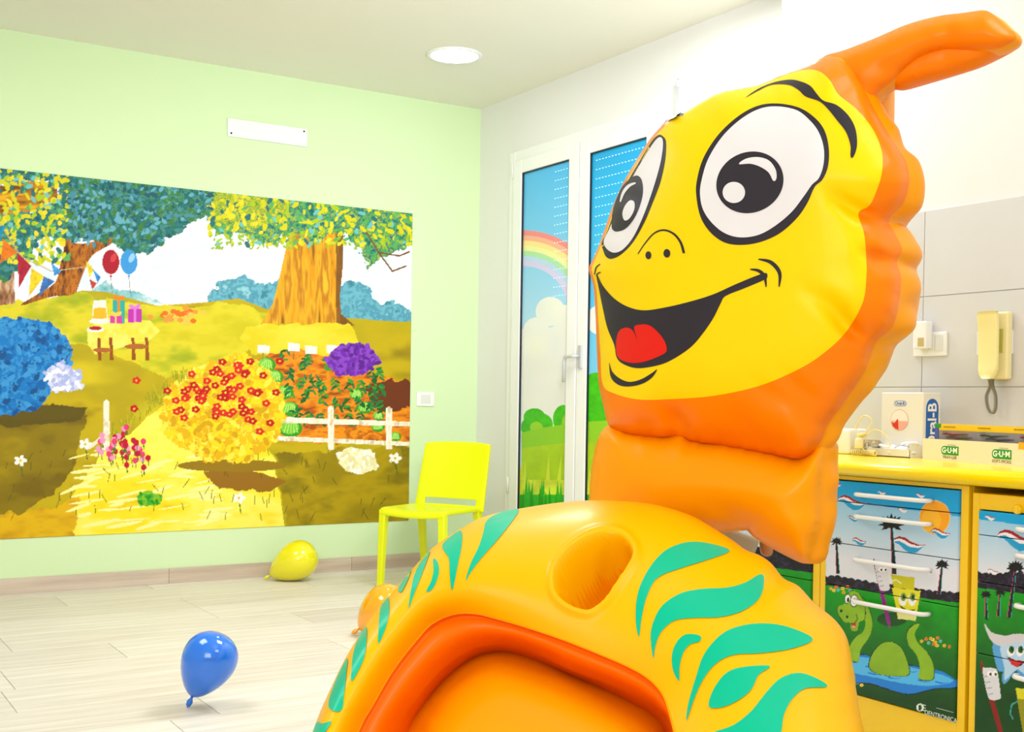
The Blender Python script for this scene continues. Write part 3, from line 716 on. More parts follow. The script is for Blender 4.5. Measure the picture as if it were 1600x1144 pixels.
def cabinet(label, y_hi, y_lo, py_hi, py_lo, zt, zp0, zp1, splits, kind, hx, hz):
    """drawer cabinet; splits are the heights between drawers from the top one down"""
    t = thing('drawer_cabinet', label, 'cabinet', (XC+.2, (y_hi+y_lo)/2, 0), 'yellow cabinets with picture drawers under the worktop')
    bm = bmesh.new()
    th = .012
    for lo, hi in [((XC, py_hi+.002, .06), (XC+.02, y_hi, zt)), ((XC, y_lo, .06), (XC+.02, py_lo-.002, zt)), ((XC, py_lo-.002, zp1+.002), (XC+.02, py_hi+.002, zt)), ((XC, py_lo-.002, .06), (XC+.02, py_hi+.002, zp0-.002)),
                   ((XC+.02, y_lo, .06), (XT-.002, y_lo+th, zt)), ((XC+.02, y_hi-th, .06), (XT-.002, y_hi, zt)), ((XC+.02, y_lo+th, .06), (XT-.002, y_hi-th, .08)), ((XC+.02, y_lo+th, zt-.012), (XT-.002, y_hi-th, zt)), ((XC+.04, y_lo+.01, 0), (XT-.05, y_hi-.01, .06))]:
        lo, hi = Vector(lo), Vector(hi); bm_box(bm, (lo+hi)/2, hi-lo, .0015, 1)
    from_bm('body', bm, m_yel, t)
    box('inner_shadow_panel', (XC+.021, y_lo+th+.001, .081), (XC+.026, y_hi-th-.001, zt-.014), m_dark, t)
    zs = [zp1]+splits+[zp0]; fr = []
    for k, (a, b) in enumerate(zip(zs[:-1], zs[1:])):
        nu = int((py_hi-py_lo)/.0022); nv = max(12, int((a-b)/.0019))
        d = print_grid('drawer', (XC-.006, py_hi-.001, b+.0015), (0, py_lo-py_hi+.002, 0), (0, 0, a-b-.003), nu, nv, cab_paint(kind), m_print, t, skirt=.024, nrm=(-1, 0, 0), gain=1.0)
        sub(d, t)
        y1, y2, z = hx[0], hx[1], hz[k] if k < len(hz) else (a+b)/2
        P = [(XC-.006, y1, z), (XC-.020, y1, z), (XC-.030, y1-.006, z), (XC-.034, y1-.018, z)]+[(XC-.036, y1+(y2-y1)*s, z) for s in (.2, .4, .6, .8)]+[(XC-.034, y2+.018, z), (XC-.030, y2+.006, z), (XC-.020, y2, z), (XC-.006, y2, z)]
        tube('handle', P, .0065, m_hand, d, 10)
        fr.append(d)
    return t, fr
def z_at(x, y): return atx(x, y, XC)[2]
spl = [(z_at(1294, a)+z_at(1500, b))/2 for a, b in ((778.8, 804.8), (842.9, 878.6), (908.8, 952.3))]
hy = (atx(1335, 770, XC-.03)[1], atx(1447, 780, XC-.03)[1])
hz = [z_at(1390, (a+b)/2) for a, b in ((770, 782), (804, 818), (870, 890), (936, 958))]
PYH, PYL = 2.492, 2.026
cab1, fr1 = cabinet('yellow drawer cabinet printed with a green dinosaur in a pond, right of the inflatable neck', 2.518, 2.0, PYH, PYL, .875, .237, .861, spl, 1, hy, hz)
PYH2 = 1.964
spl2 = [z_at(1529, 835), z_at(1528, 907.7), z_at(1525, 1019), ]
cab2, fr2 = cabinet('lower yellow drawer cabinet printed with a smiling tooth, at the right edge of the photo', 1.988, 1.47, PYH2, 1.50, .857, .16, .813, spl2, 2, (atx(1587, 824, XC-.03)[1], 1.56), [z_at(1590, 825), z_at(1590, 866), z_at(1590, 944), z_at(1590, 1054)])
lathe('lock_knob', [(.0, .012), (.010, .012), (.013, .008), (.012, 0)], (XC, atx(1592, 797, XC)[1], z_at(1592, 796)), (-1, 0, 0), m_yel, cab2, 16)
cab3, fr3 = cabinet('yellow drawer cabinet mostly hidden behind the inflatable, only its green print showing', 3.06, 2.52, 3.03, 2.550, .875, .237, .861, spl, 3, (2.9, 2.68), hz)
fd = fr1[3]
lt_m = mat('print_white', (226, 240, 226), .5)
yv = lambda x, y: atx(x, y, XC-.0065)
a_, b_ = yv(1260+490/2.576, 700+1068/2.576), yv(1260+592/2.576, 700+1084/2.576)
lettering('lettering', 'DENTRONICA', (XC-.0068, (a_[1]+b_[1])/2, (a_[2]+b_[2])/2-.004), (0, -1, 0), (0, 0, 1), .0185, lt_m, fd, .0002, squash=.88)
a_ = yv(1260+474/2.576, 700+1048/2.576); lettering('lettering', 'E', (XC-.0068, a_[1], a_[2]), (0, -1, 0), (0, 0, 1), .026, lt_m, fd, .0002)
a_ = yv(1260+545/2.576, 700+1062/2.576); box('lettering_rule', (XC-.0069, b_[1], a_[2]+.006), (XC-.0065, a_[1]+.018, a_[2]+.0068), lt_m, fd)

# worktop with a rounded front edge
bm = bmesh.new(); ZB0, ZT = .8765, .921
prof = [(XT, ZB0), (XT, ZT), (2.69, ZT)]+[(2.69+.033*math.cos(a)-.0, (ZT+ZB0)/2+.5*(ZT-ZB0)*math.sin(a)) for a in np.linspace(PI/2, 3*PI/2, 9)[1:-1]]+[(2.69, ZB0)]
y0, y1 = 1.42, 3.09; n = len(prof)
V = [(x, y0, z) for x, z in prof]+[(x, y1, z) for x, z in prof]
Fc = [(i, (i+1) % n, n+(i+1) % n, n+i) for i in range(n)]+[tuple(range(n))[::-1], tuple(range(n, 2*n))]
wt = mk('worktop', V, Fc, m_yel2, None); wt.data.polygons.foreach_set('use_smooth', [3 <= i <= 10 for i in range(len(Fc))])
tag(wt, 'glossy yellow worktop with a rounded front edge, running over the drawer cabinets', 'worktop')

# ------------------------------------------------------------------ on the worktop
m_card = mat('white_card', (236, 233, 228), .45, .4)
m_cream = mat('cream_card', (238, 230, 204), .45, .4)
m_blue = mat('logo_blue', (24, 96, 190), .4)
m_green2 = mat('logo_green', (20, 150, 50), .4)
m_lt = mat('lettering_white', (250, 250, 248), .4)
m_grey = mat('lettering_grey', (150, 138, 120), .5)
XO = 3.10
c0 = atx(1441, 714, XO); cl = atx(1376, 700, XO); ct = atx(1441, 613.5, XO)
Yr, Yl, Zt = c0[1], cl[1], ct[2]
ob = thing('dispenser_box', 'tall white dispenser carton with a blue rounded logo and a red picture disc', 'box', (XO+.05, (Yr+Yl)/2, ZT))
box('carton', (XO, Yr, ZT), (XO+.085, Yl, Zt), m_card, ob, .002, 1)
def disc(name, c, r, m, parent, ax='x', rz=None, n=40, th=.0006, half=None):
    rz = rz or r; A = np.linspace(0, 2*PI, n, endpoint=False) if half is None else np.linspace(*half, n)
    V = []; 
    for s in (0, th):
        for a in A:
            V.append((c[0]-s, c[1]-r*math.cos(a), c[2]+rz*math.sin(a)))
    Fc = [tuple(range(n)), tuple(range(2*n-1, n-1, -1))]+[(i, (i+1) % n, n+(i+1) % n, n+i) for i in range(n)]
    return mk(name, V, Fc, m, parent)
g = atx(1405.5, 656.5, XO)
disc('picture_ring', (XO, g[1], g[2]), .0185*1.9, mat('ring_pink', (226, 160, 146), .5), ob, rz=.0345)
disc('picture_disc', (XO-.0006, g[1], g[2]), .0335, mat('disc_pale', (250, 236, 230), .5), ob, rz=.0328)
disc('picture_gum', (XO-.0012, g[1], g[2]), .0330, mat('gum_pink', (244, 176, 160), .5), ob, rz=.0322, half=(PI+.1, 2*PI-.1))
V = [(XO-.0019, g[1]-a, g[2]+b) for a, b in ((-.030, -.008), (-.018, -.010), (-.008, .003), (-.004, .002), (-.002, -.031), (-.014, -.028), (-.025, -.020))]
mk('picture_gum_red', V, [tuple(range(7))], mat('gum_red', (214, 50, 20), .5), ob)
def pill(name, c, hw, hh, m, parent, off, n=10, right_square=False, frame=None):
    """rounded badge in the plane spanned by frame=(right, up, out)"""
    R_, U_, N_ = [np.array(v, float) for v in frame]
    pts = []
    for k in range(n+1):
        a = -PI/2+PI*k/n
        pts.append((hw-hh+hh*math.cos(a), hh*math.sin(a)) if not right_square else ((hw, -hh) if k < n/2 else (hw, hh)))
    for k in range(n+1):
        a = PI/2+PI*k/n; pts.append((-hw+hh+hh*math.cos(a), hh*math.sin(a)))
    c = np.array(c, float); V = [c+R_*x+U_*y+N_*o for o in (0, off) for x, y in pts]; k = len(pts)
    return mk(name, V, [tuple(range(k, 2*k))]+[(i, (i+1) % k, k+(i+1) % k, k+i) for i in range(k)], m, parent)
frF = ((0, -1, 0), (0, 0, 1), (-1, 0, 0)); frS = ((0, 0, 1), (-1, 0, 0), (0, -1, 0))
l = atx(1406.5, 630.5, XO)
pill('logo_badge', (XO, l[1], l[2]), .0245, .0085, m_blue, ob, .0006, frame=frF)
pill('logo_badge', (XO-.0006, l[1], l[2]), .0225, .0070, m_card, ob, .0004, frame=frF)
lettering('logo_lettering', 'Oral-B', (XO-.0012, l[1], l[2]), (0, -1, 0), (0, 0, 1), .0138, m_blue, ob, .0002, bold=.0004)
# narrow side: upright badge
SC_ = (XO+.044, Yr, (ZT+Zt)/2+.002)
pill('logo_badge', SC_, .083, .030, m_blue, ob, .0006, frame=frS)
lettering('logo_lettering', 'Oral-B', (SC_[0]+.001, Yr-.001, SC_[2]-.004), (0, 0, 1), (-1, 0, 0), .058, m_lt, ob, .0003, bold=.0012, squash=.92)
# open tray at its foot with sachets
XS = XO-.055
t0 = Yl+.012
tr = bmesh.new()
for lo, hi in [((XS, Yr+.004, ZT), (XO-.001, t0, ZT+.003)), ((XS, Yr+.004, ZT), (XS+.002, t0, ZT+.026)), ((XS, Yr+.004, ZT), (XO-.001, Yr+.006, ZT+.04)), ((XS, t0-.002, ZT), (XO-.001, t0, ZT+.04))]:
    lo, hi = Vector(lo), Vector(hi); bm_box(tr, (lo+hi)/2, hi-lo)
from_bm('tray', tr, m_card, ob)
m_sach = mat('white_foil', (240, 241, 244), .22, .6)
def sachet_mesh():
    V = []; Fc = []; nx, ny = 8, 6
    for s in (1, -1):
        for j in range(ny+1):
            for i in range(nx+1):
                u, v = i/nx*2-1, j/ny*2-1; h = .007*max(0, (1-u**4)*(1-v**4))**.6
                V.append((u*.021, v*.015, s*h+.0015*math.sin(5*u+3*v)))
    o = (nx+1)*(ny+1)
    for s in range(2):
        for j in range(ny):
            for i in range(nx):
                a = s*o+j*(nx+1)+i; f = (a, a+1, a+nx+2, a+nx+1); Fc.append(f if s == 0 else f[::-1])
    return V, Fc
sv, sf = sachet_mesh(); sme = None
rs = random.Random(3)
wlab = 'small white foil sachet heaped with others in the tray of the tall white carton'
wy = (t0-Yr-.03)
for k in range(12):
    lay = k//5; i = k % 5
    if sme is None:
        s0_ = mk('sachet', sv, sf, m_sach, None, True); sme = s0_.data; o = s0_
    else: o = s0_.copy(); C.objects.link(o)
    o.location = (XS+.018+.022*(i % 2)+.006*lay, Yr+.020+wy*((i+.5*(lay % 2))/4.3), ZT+.014+.0135*lay)
    o.rotation_euler = (rs.uniform(-.35, .35), rs.uniform(-.35, .35), rs.uniform(0, PI))
    tag(o, wlab, 'sachet', 'white sachets in the dispenser tray')

# long cream display carton with a printed pack standing in it
p0 = atz(1441.5, 717.6, ZT); p1 = atz(1600, 730.8, ZT)
e1 = (p1-p0); e1[2] = 0; e1 /= np.linalg.norm(e1); e2 = np.array([-e1[1], e1[0], 0.])
if e2[0] < 0: e2 = -e2
L_ = .60; dep = .11
def at_on_front(x, y, off=0.):
    d = rays((x, y))[0]; n_ = e2; q0 = p0-e2*off
    t = ((q0-O)@n_)/(d@n_); return O+d*t
ht = at_on_front(1441.5, 685)[2]-ZT
gb = thing('display_carton', 'long cream display carton with two green rounded logos on the worktop', 'box', tuple(p0+e1*L_/2+e2*dep/2))
def obox(name, a0, a1, b0, b1, z0, z1, m, parent, bev=0):
    V = [p0+e1*a+e2*b+np.array([0, 0, z-ZT]) for a in (a0, a1) for b in (b0, b1) for z in (z0, z1)]
    Fc = [(0, 1, 3, 2), (4, 6, 7, 5), (0, 4, 5, 1), (2, 3, 7, 6), (0, 2, 6, 4), (1, 5, 7, 3)]
    return mk(name, V, Fc, m, parent)
obox('front_panel', 0, L_, 0, .002, ZT, ZT+ht, m_cream, gb)
obox('side_panel', 0, .002, .002, dep, ZT, ZT+ht, m_cream, gb); obox('side_panel', L_-.002, L_, .002, dep, ZT, ZT+ht, m_cream, gb)
obox('back_panel', 0.002, L_-.002, dep-.002, dep, ZT, ZT+ht+.02, m_cream, gb); obox('base_panel', .002, L_-.002, .002, dep-.002, ZT, ZT+.002, m_cream, gb)
fr_ = (e1, (0, 0, 1), -e2)
for x, y, txt in ((1484, 705.3, 'TRAV-LER'), (1565, 711, 'SOFT-PICKS')):
    c_ = at_on_front(x, y-1.0, .0002)
    pill('logo_badge', c_, .0405, .0132, m_green2, gb, .0006, right_square=True, frame=fr_)
    lettering('logo_lettering', 'G\u00b7U\u00b7M', c_-e2*.0009, tuple(e1), (0, 0, 1), .0225, m_lt, gb, .0003, bold=.0006, squash=1.18)
    lettering('lettering', 'SUNSTAR', c_+e1*.008+np.array([0, 0, .0165])-e2*.0004, tuple(e1), (0, 0, 1), .0068, mat('lettering_faint', (196, 190, 180), .5), gb, .0002, squash=1.3)
    lettering('lettering', txt, c_-np.array([0, 0, .0205])-e2*.0004, tuple(e1), (0, 0, 1), .0115, m_grey, gb, .0002, bold=.0002, squash=1.32)
c_ = at_on_front(1597, 696.5, .0004); obox('orange_sticker', (c_-p0)@e1-.014, (c_-p0)@e1+.09, -.0008, 0, c_[2]-.010, c_[2]+.009, mat('sticker_orange', (250, 176, 20), .4), gb)
# pack: yellow band, clear window with brushes behind it
zt2 = at_on_front(1449, 661.5, -.02)[2]
pk = thing('brush_pack', 'flat yellow and green printed pack with a clear window, standing in the cream carton', 'pack', tuple(p0+e1*.3+e2*.04+np.array([0, 0, .01])))
a0, a1 = .014, L_-.02
obox('backing', a0, a1, .034, .060, ZT+.003, zt2, mat('pack_grey', (196, 186, 190), .25, .6), pk)
obox('yellow_band', a0+.02, a1, .0325, .034, zt2-.020, zt2-.001, mat('pack_yellow', (252, 206, 30), .3), pk)
obox('green_corner', a0, a0+.03, .0318, .0325, zt2-.012, zt2, m_green2, pk)
obox('blue_end', a0, a0+.017, .0318, .034, ZT+.012, zt2-.012, mat('pack_blue', (60, 90, 190), .3), pk)
def pp(a, b, z): return tuple(p0+e1*a+e2*b+np.array([0, 0, z-ZT]))
zz = ZT+ht
for a, c1, k in ((.055, (190, 40, 50), 1), (.075, (150, 90, 110), 0), (.23, (30, 100, 70), 1), (.255, (60, 70, 130), 0), (.40, (190, 60, 60), 1)):
    z_ = zz+.016-.010*(1-k)
    tube('handle_red' if k == 1 and a < .1 else 'brush_handle', [pp(a, .031, z_), pp(a+.02, .031, z_+.003), pp(a+.05, .031, z_-.001), pp(a+.08, .031, z_+.001), pp(a+.12, .031, z_+.002)], [.0022, .0026, .0030, .0022, .0008], mat('brush_%d_%d' % (int(a*1000), k), c1, .3), pk, 8)
    if k: tube('wire_loop', [pp(a+.012+.012*math.cos(t), .031, z_+.004+.005*math.sin(t)) for t in np.linspace(0, 2*PI, 14, endpoint=False)], .0008, m_grey, pk, 6, True)
obox('green_patch', .135, .165, .0318, .0335, zz+.002, zz+.014, mat('patch_green', (130, 190, 90), .4), pk)
for a in (.055, .215, .37): lettering('small_print', 'interdental brushes', tuple(np.array(pp(a+.03, .0315, zt2-.009))), tuple(e1), (0, 0, 1), .0075, mat('print_brown', (110, 80, 30), .5), pk, .0001)
obox('clear_window', a0+.018, a1, .0262, .0268, ZT+.004, zt2-.02, mat('clear_film', (245, 245, 250), .05, .5, trans=1), pk)

# cables, jar and white tub by the inflatable
m_cable = mat('cream_cable', (244, 226, 150), .35)
w0 = atx(1334, 690, 3.06)
wb = box('white_tub', (3.04, w0[1], ZT), (3.13, w0[1]+.14, ZT+.085), mat('tub_white', (246, 244, 240), .35), None, .008, 3, True)
tag(wb, 'white plastic tub on the worktop half hidden behind the inflatable neck', 'tub')
j = atx(1361, 690, 3.08)
jr = thing('glass_jar', 'small round jar of brownish bits between cream cables and white carton', 'jar', (3.08, j[1], ZT))
lathe('jar_body', [(0, 0), (.030, 0), (.034, .006), (.034, .040), (.030, .048), (.027, .050), (.025, .046), (.030, .038), (.030, .008), (0, .005)], (3.08, j[1], ZT), (0, 0, 1), mat('jar_glass', (238, 226, 196), .08, trans=.8), jr, 28)
bm = bmesh.new(); rs = random.Random(8)
for k in range(46):
    a, r_ = rs.uniform(0, 2*PI), rs.uniform(0, .024)
    bm_box(bm, (3.08+r_*math.cos(a), j[1]+r_*math.sin(a), ZT+.010+rs.uniform(0, .028)), (.008, .006, .007), .001, 1, Matrix.Rotation(rs.uniform(0, 3), 3, 'Z'))
o = from_bm('jar_bits', bm, mat('bits_brown', (176, 140, 70), .6), jr); o['kind'] = 'stuff'
k_ = atx(1348, 708, 3.0)
cb = thing('coiled_cable', 'cream cable with a coiled lead and tall loops lying on the worktop by the neck', 'cable', (3.0, k_[1], ZT))
P = []
for t in np.linspace(0, 1, 260):
    a = t*2*PI*15; P.append((3.0+.0075*math.cos(a)+.014*math.sin(t*3), k_[1]+.045-.095*t, ZT+.0105+.0078*math.sin(a)))
tube('coil', P, .0020, m_cable, cb, 6)
P = catmull([(3.015, k_[1]-.045, ZT+.010), (3.03, k_[1]-.02, ZT+.02), (3.04, k_[1]+.03, ZT+.018), (3.03, k_[1]+.035, ZT+.050), (3.025, k_[1]+.01, ZT+.075), (3.03, k_[1]-.01, ZT+.115), (3.03, k_[1]+.025, ZT+.130), (3.035, k_[1]+.06, ZT+.09), (3.03, k_[1]+.045, ZT+.055)], False, 8)
tube('lead', P, .0022, m_cable, cb, 7)
P = catmull([(3.02, k_[1]+.02, ZT+.05), (3.03, k_[1]-.02, ZT+.085), (3.035, k_[1]-.06, ZT+.070), (3.03, k_[1]-.085, ZT+.035), (3.02, k_[1]-.06, ZT+.03)], False, 8)
tube('lead', P, .0020, m_cable, cb, 7)
lathe('plug', [(0, 0), (.013, 0), (.014, .004), (.013, .028), (.009, .034), (0, .034)], (2.995, k_[1]+.012, ZT+.024), (0, 0, 1), mat('plug_cream', (240, 228, 176), .35), cb, 20)
lathe('cable_tie', [(.006, 0), (.014, .002), (.016, .006), (.014, .010), (.006, .012)], (3.02, k_[1]+.02, ZT+.062), (0, .3, 1), m_cable, cb, 16)

# ------------------------------------------------------------------ on the tiles: socket plate, plug-in device, intercom handset
a, b = atx(1430, 521, XT), atx(1481, 556, XT)
sp = thing('switch_plate', 'white switch and socket plate on the grey tiles left of the handset', 'switch', (XT, (a[1]+b[1])/2, b[2]))
box('frame', (XT-.010, b[1], b[2]), (XT, a[1], a[2]), m_pvc, sp, .003)
for x0, x1 in ((1454, 1464), (1465, 1476)):
    u, v = atx(x0, 524, XT), atx(x1, 548, XT); box('rocker', (XT-.013, v[1], v[2]), (XT-.009, u[1], u[2]), MATS['rocker_white'], sp, .001)
u, v = atx(1431, 503, XT-.03), atx(1451, 545, XT-.03)
pg = thing('plug_in_device', 'upright white plug-in device with a beige window, plugged into the switch plate', 'plug', (XT-.03, (u[1]+v[1])/2, v[2]))
box('housing', (XT-.045, v[1], v[2]), (XT-.011, u[1], u[2]), m_pvc, pg, .005, 3)
u, v = atx(1434, 528, XT-.046), atx(1443, 541, XT-.046); box('beige_window', (XT-.047, v[1], v[2]), (XT-.044, u[1], u[2]), mat('beige_plastic', (200, 178, 120), .3), pg, .001)

m_ph = mat('beige_plastic_phone', (240, 228, 172), .3, .5)
a, b = atx(1528, 518, XT), atx(1583, 553, XT)
ph = thing('intercom_handset', 'beige wall intercom handset with a grey coiled cord on the tiles', 'intercom', (XT, (a[1]+b[1])/2, b[2]))
box('wall_plate', (XT-.006, b[1], b[2]), (XT, a[1], a[2]), m_pvc, ph, .002)
a, b = atx(1545, 489, XT-.02), atx(1577, 593, XT-.02)
box('body', (XT-.034, b[1], b[2]), (XT-.006, a[1], a[2]), m_ph, ph, .006, 3)
u, v = atx(1561, 514, XT-.034), atx(1567, 551, XT-.034); box('grip_recess', (XT-.036, v[1], v[2]), (XT-.033, u[1], u[2]), mat('olive_shade', (190, 186, 90), .4), ph, .001)
a, b = atx(1532, 488, XT-.05), atx(1561, 592, XT-.05)
yc, hw = (a[1]+b[1])/2, (a[1]-b[1])/2
V = []; Fc = []; sec = 14
for k, t in enumerate(np.linspace(0, 1, 15)):
    z = a[2]+(b[2]-a[2])*t
    wdt = hw*(1-.10*t)*(1 if 0 < k < 13 else .86 if k in (0, 13) else .5); ctr = yc-.004*t
    dp = .020+.012*(abs(2*t-1)**3)*(1 if k not in (0, 14) else .6)
    for s in range(sec):
        an = 2*PI*s/sec; cx_ = math.copysign(abs(math.cos(an))**.45, math.cos(an)); sx_ = math.copysign(abs(math.sin(an))**.45, math.sin(an))
        V.append((XT-.040-.004-dp*.5+dp*.5*cx_-.004, ctr+wdt*sx_, z))
for k in range(14):
    for s in range(sec): Fc.append((k*sec+s, k*sec+(s+1) % sec, (k+1)*sec+(s+1) % sec, (k+1)*sec+s))
Fc += [tuple(range(sec)), tuple(14*sec+s for s in range(sec))[::-1]]
mk('handset', V, Fc, mat('beige_handset', (244, 232, 160), .3, .5), ph, True)
g = atx(1549, 594, XT-.03); path = catmull([(XT-.04, g[1], g[2]), (XT-.035, g[1]+.0, g[2]-.02), (XT-.035, g[1]+.012, g[2]-.05), (XT-.03, g[1]+.010, g[2]-.085), (XT-.03, g[1]-.004, g[2]-.104), (XT-.03, g[1]-.016, g[2]-.088), (XT-.03, g[1]-.016, g[2]-.050), (XT-.028, g[1]-.004, g[2]-.020), (XT-.028, g[1]-.002, g[2]+.004)], False, 12)
path = resample(path, .00045, False); P = []
for i, p in enumerate(path):
    a = i*.70; P.append((p[0]+.0048*math.cos(a), p[1]+.0048*math.sin(a), p[2]+.0010*math.sin(a)))
tube('coiled_cord', P, .0015, mat('cord_grey', (150, 142, 122), .5), ph, 5)
# ------------------------------------------------------------------ the inflatable
def vinyl(name, linear, rough=.34, spec=.14, coat=.03):
    m = mat(name, None, rough, spec, coat=coat, linear=linear, bump=.05, bscale=9); return m
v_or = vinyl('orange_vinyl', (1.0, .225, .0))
v_in = vinyl('inner_wall_shaded_vinyl', (1.0, .175, .0))  # redder copy of the orange vinyl, crevice shade put into its colour
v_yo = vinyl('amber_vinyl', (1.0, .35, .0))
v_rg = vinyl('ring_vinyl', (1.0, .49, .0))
v_ye = vinyl('yellow_vinyl', (1.0, .68, .0), .40)
v_gr = vinyl('green_vinyl', (.0, .50, .29), .34)
v_bk = vinyl('charcoal_print', (.030, .024, .032), .45, .2, 0)
v_wh = vinyl('white_print', (.84, .80, .81), .45, .2, 0)
v_rd = vinyl('red_print', (.80, .012, .005), .4, .2, 0)

class Plane:
    def __init__(s, p, n): s.p = np.array(p, float); s.n = np.array(n, float)/np.linalg.norm(n)
    def dist(s, px):
        d = rays(px); L = np.linalg.norm(d, axis=1); return ((s.p-O)@s.n)/(d@s.n)*L, d/L[:, None]
def cdt(loops, grid, holes=False, margin=.45):
    pts = []; edges = []
    for Lp in loops:
        k = len(pts); n = len(Lp); pts += [tuple(p) for p in Lp]; edges += [(k+i, k+(i+1) % n) for i in range(n)]
    outer = np.array(loops[0]); lo, hi = outer.min(0), outer.max(0)
    xs = np.arange(lo[0], hi[0], grid); ys = np.arange(lo[1], hi[1], grid*.87)
    G = np.array([(x+(grid/2 if j % 2 else 0), y) for j, y in enumerate(ys) for x in xs])
    if len(G):
        G = G[inside(G, outer)]
        for Lp in loops:
            if len(G): G = G[segdist(G, Lp)[0] > grid*margin]
    nb = len(pts); pts += [tuple(p) for p in G]
    r = delaunay_2d_cdt([Vector(p) for p in pts], edges, [], 1, 1e-6)
    return np.array([(v.x, v.y) for v in r[0]]), [tuple(f) for f in r[2]]
def smooth_field(n, faces, f, it, keep=None):
    F_ = np.array([t for t in faces if len(t) == 3]); e = np.vstack([F_[:, [0, 1]], F_[:, [1, 2]], F_[:, [2, 0]]]); e = np.vstack([e, e[:, ::-1]])
    cnt = np.bincount(e[:, 0], minlength=n)
    for _ in range(it):
        g = np.bincount(e[:, 0], weights=f[e[:, 1]], minlength=n)/np.maximum(cnt, 1)
        g = .5*f+.5*g
        if keep is not None: g[keep] = f[keep]
        f = g
    return f
def pillow(name, outline, plane, amp, width, T, mat_front, parent, creases=(), regions=(), grid=6., gbulge=.02, pucker=.004, tweak=None, gm=None, seed=0, backamp=.05, sm=3, Tf=None):
    """inflated vinyl cushion: front panel over an outline, a gusset of depth T round it, and a back panel"""
    out = resample(catmull(outline, True, 6), grid*.8)
    loops = [out]+[resample(catmull(r, True, 5), grid*.8) for r, _ in regions]
    P, Fs = cdt(loops, grid)
    d, arc = segdist(P, out)
    t = np.clip(d/width, 0, 1); b = amp*np.sqrt(np.maximum(0, 1-(1-t)**2.2))
    on = d < 1e-3
    rip = (vnoise(arc/26., arc*0, 5+seed)-.5)*2+.6*(vnoise(arc/11., arc*0, 6+seed)-.5)*2
    b += pucker*rip*np.exp(-d/34.)*np.clip(d/8., 0, 1)
    b += .004*(fbm(P[:, 0], P[:, 1], 120, 9+seed, 2)-.5)*2*np.clip(d/40, 0, 1)
    for line, wd, dp in creases:
        L = catmull(line, False, 6); dd, aa = segdist(P, L, False); tot = np.hypot(*np.diff(L, axis=0).T).sum()
        fade = np.clip(np.minimum(aa+wd*.0+6, tot-aa)/(tot*.45), 0, 1)**.8 if dp > 0 else 1
        b -= abs(dp)*fade*np.exp(-(dd/wd)**2)*np.clip(d/6+.15, 0, 1)
    if tweak: b = tweak(P, b, d)
    b = smooth_field(len(P), Fs, b, sm, on)
    dist, dr = plane.dist(P)
    X = O+dr*(dist-b)[:, None]
    # faces oriented to the camera
    F2 = []
    for f in Fs:
        a, c, e = X[f[0]], X[f[1]], X[f[2]]
        F2.append(f if np.dot(np.cross(c-a, e-a), O-a) > 0 else f[::-1])
    # gusset and back
    nb = len(out); idx = [int(np.argmin(((P-q)**2).sum(1))) for q in out]
    B0 = X[idx]; tan = np.roll(B0, -1, 0)-np.roll(B0, 1, 0); outw = np.cross(tan, plane.n); outw /= np.linalg.norm(outw, axis=1)[:, None]
    ctr = B0.mean(0)
    if ((B0-ctr)*outw).sum() < 0: outw = -outw
    s = np.r_[0, np.cumsum(np.hypot(*np.diff(out, axis=0).T))]
    V = [tuple(v) for v in X]; mi = [0]*len(F2); Fa = list(F2)
    for k, f in enumerate(F2):
        c = P[list(f)].mean(0)
        for r, (reg, _) in enumerate(regions):
            pass
    cen = np.array([P[list(f)].mean(0) for f in F2])
    mi = np.zeros(len(F2), int)
    for r, (reg, m_) in enumerate(regions): mi[inside(cen, loops[1+r])] = r+1
    mi = list(mi)
    rows = 9; prev = idx
    right = np.clip((outw@RT), 0, 1)
    wob = (vnoise(s/30., s*0, 15+seed)-.5)
    Tv = T if Tf is None else T*Tf(out)
    gi = 1+len(regions)
    for j in range(1, rows+1):
        u = j/rows
        Q = B0-plane.n*(np.ones(nb)*Tv*u)[:, None]+outw*((gbulge*(.25+.75*right))*math.sin(PI*u)*(1+.5*wob))[:, None]+outw*((.007*wob)*math.sin(PI*u))[:, None]
        cur = list(range(len(V), len(V)+nb)); V += [tuple(q) for q in Q]
        for i in range(nb):
            k = (i+1) % nb; f = (prev[i], cur[i], cur[k], prev[k])
            a = np.array(V[f[0]]); nrm = np.cross(np.array(V[f[1]])-a, np.array(V[f[2]])-a)
            Fa.append(f if nrm@outw[i] > 0 else f[::-1]); mi.append(gi)
        prev = cur
    # back panel: the same triangulation bulging the other way
    bi = {}
    for a, c in zip(idx, prev): bi[a] = c
    bb = backamp*np.sqrt(np.maximum(0, 1-(1-t)**2.2)); Tall = T if Tf is None else T*Tf(P)
    D0 = O+dr*dist[:, None]
    for i in range(len(P)):
        if i not in bi:
            bi[i] = len(V); V.append(tuple(D0[i]-plane.n*((Tall if np.isscalar(Tall) else Tall[i])+bb[i])))
    for f in F2: Fa.append(tuple(bi[i] for i in f[::-1])); mi.append(gi)
    o = mk(name, V, Fa, mat_front, parent, True, mats=[mat_front]+[m_ for _, m_ in regions]+[gm or mat_front], mi=mi)
    bvh = BVHTree.FromPolygons([Vector(v) for v in X], F2)
    return o, bvh, (out, B0)
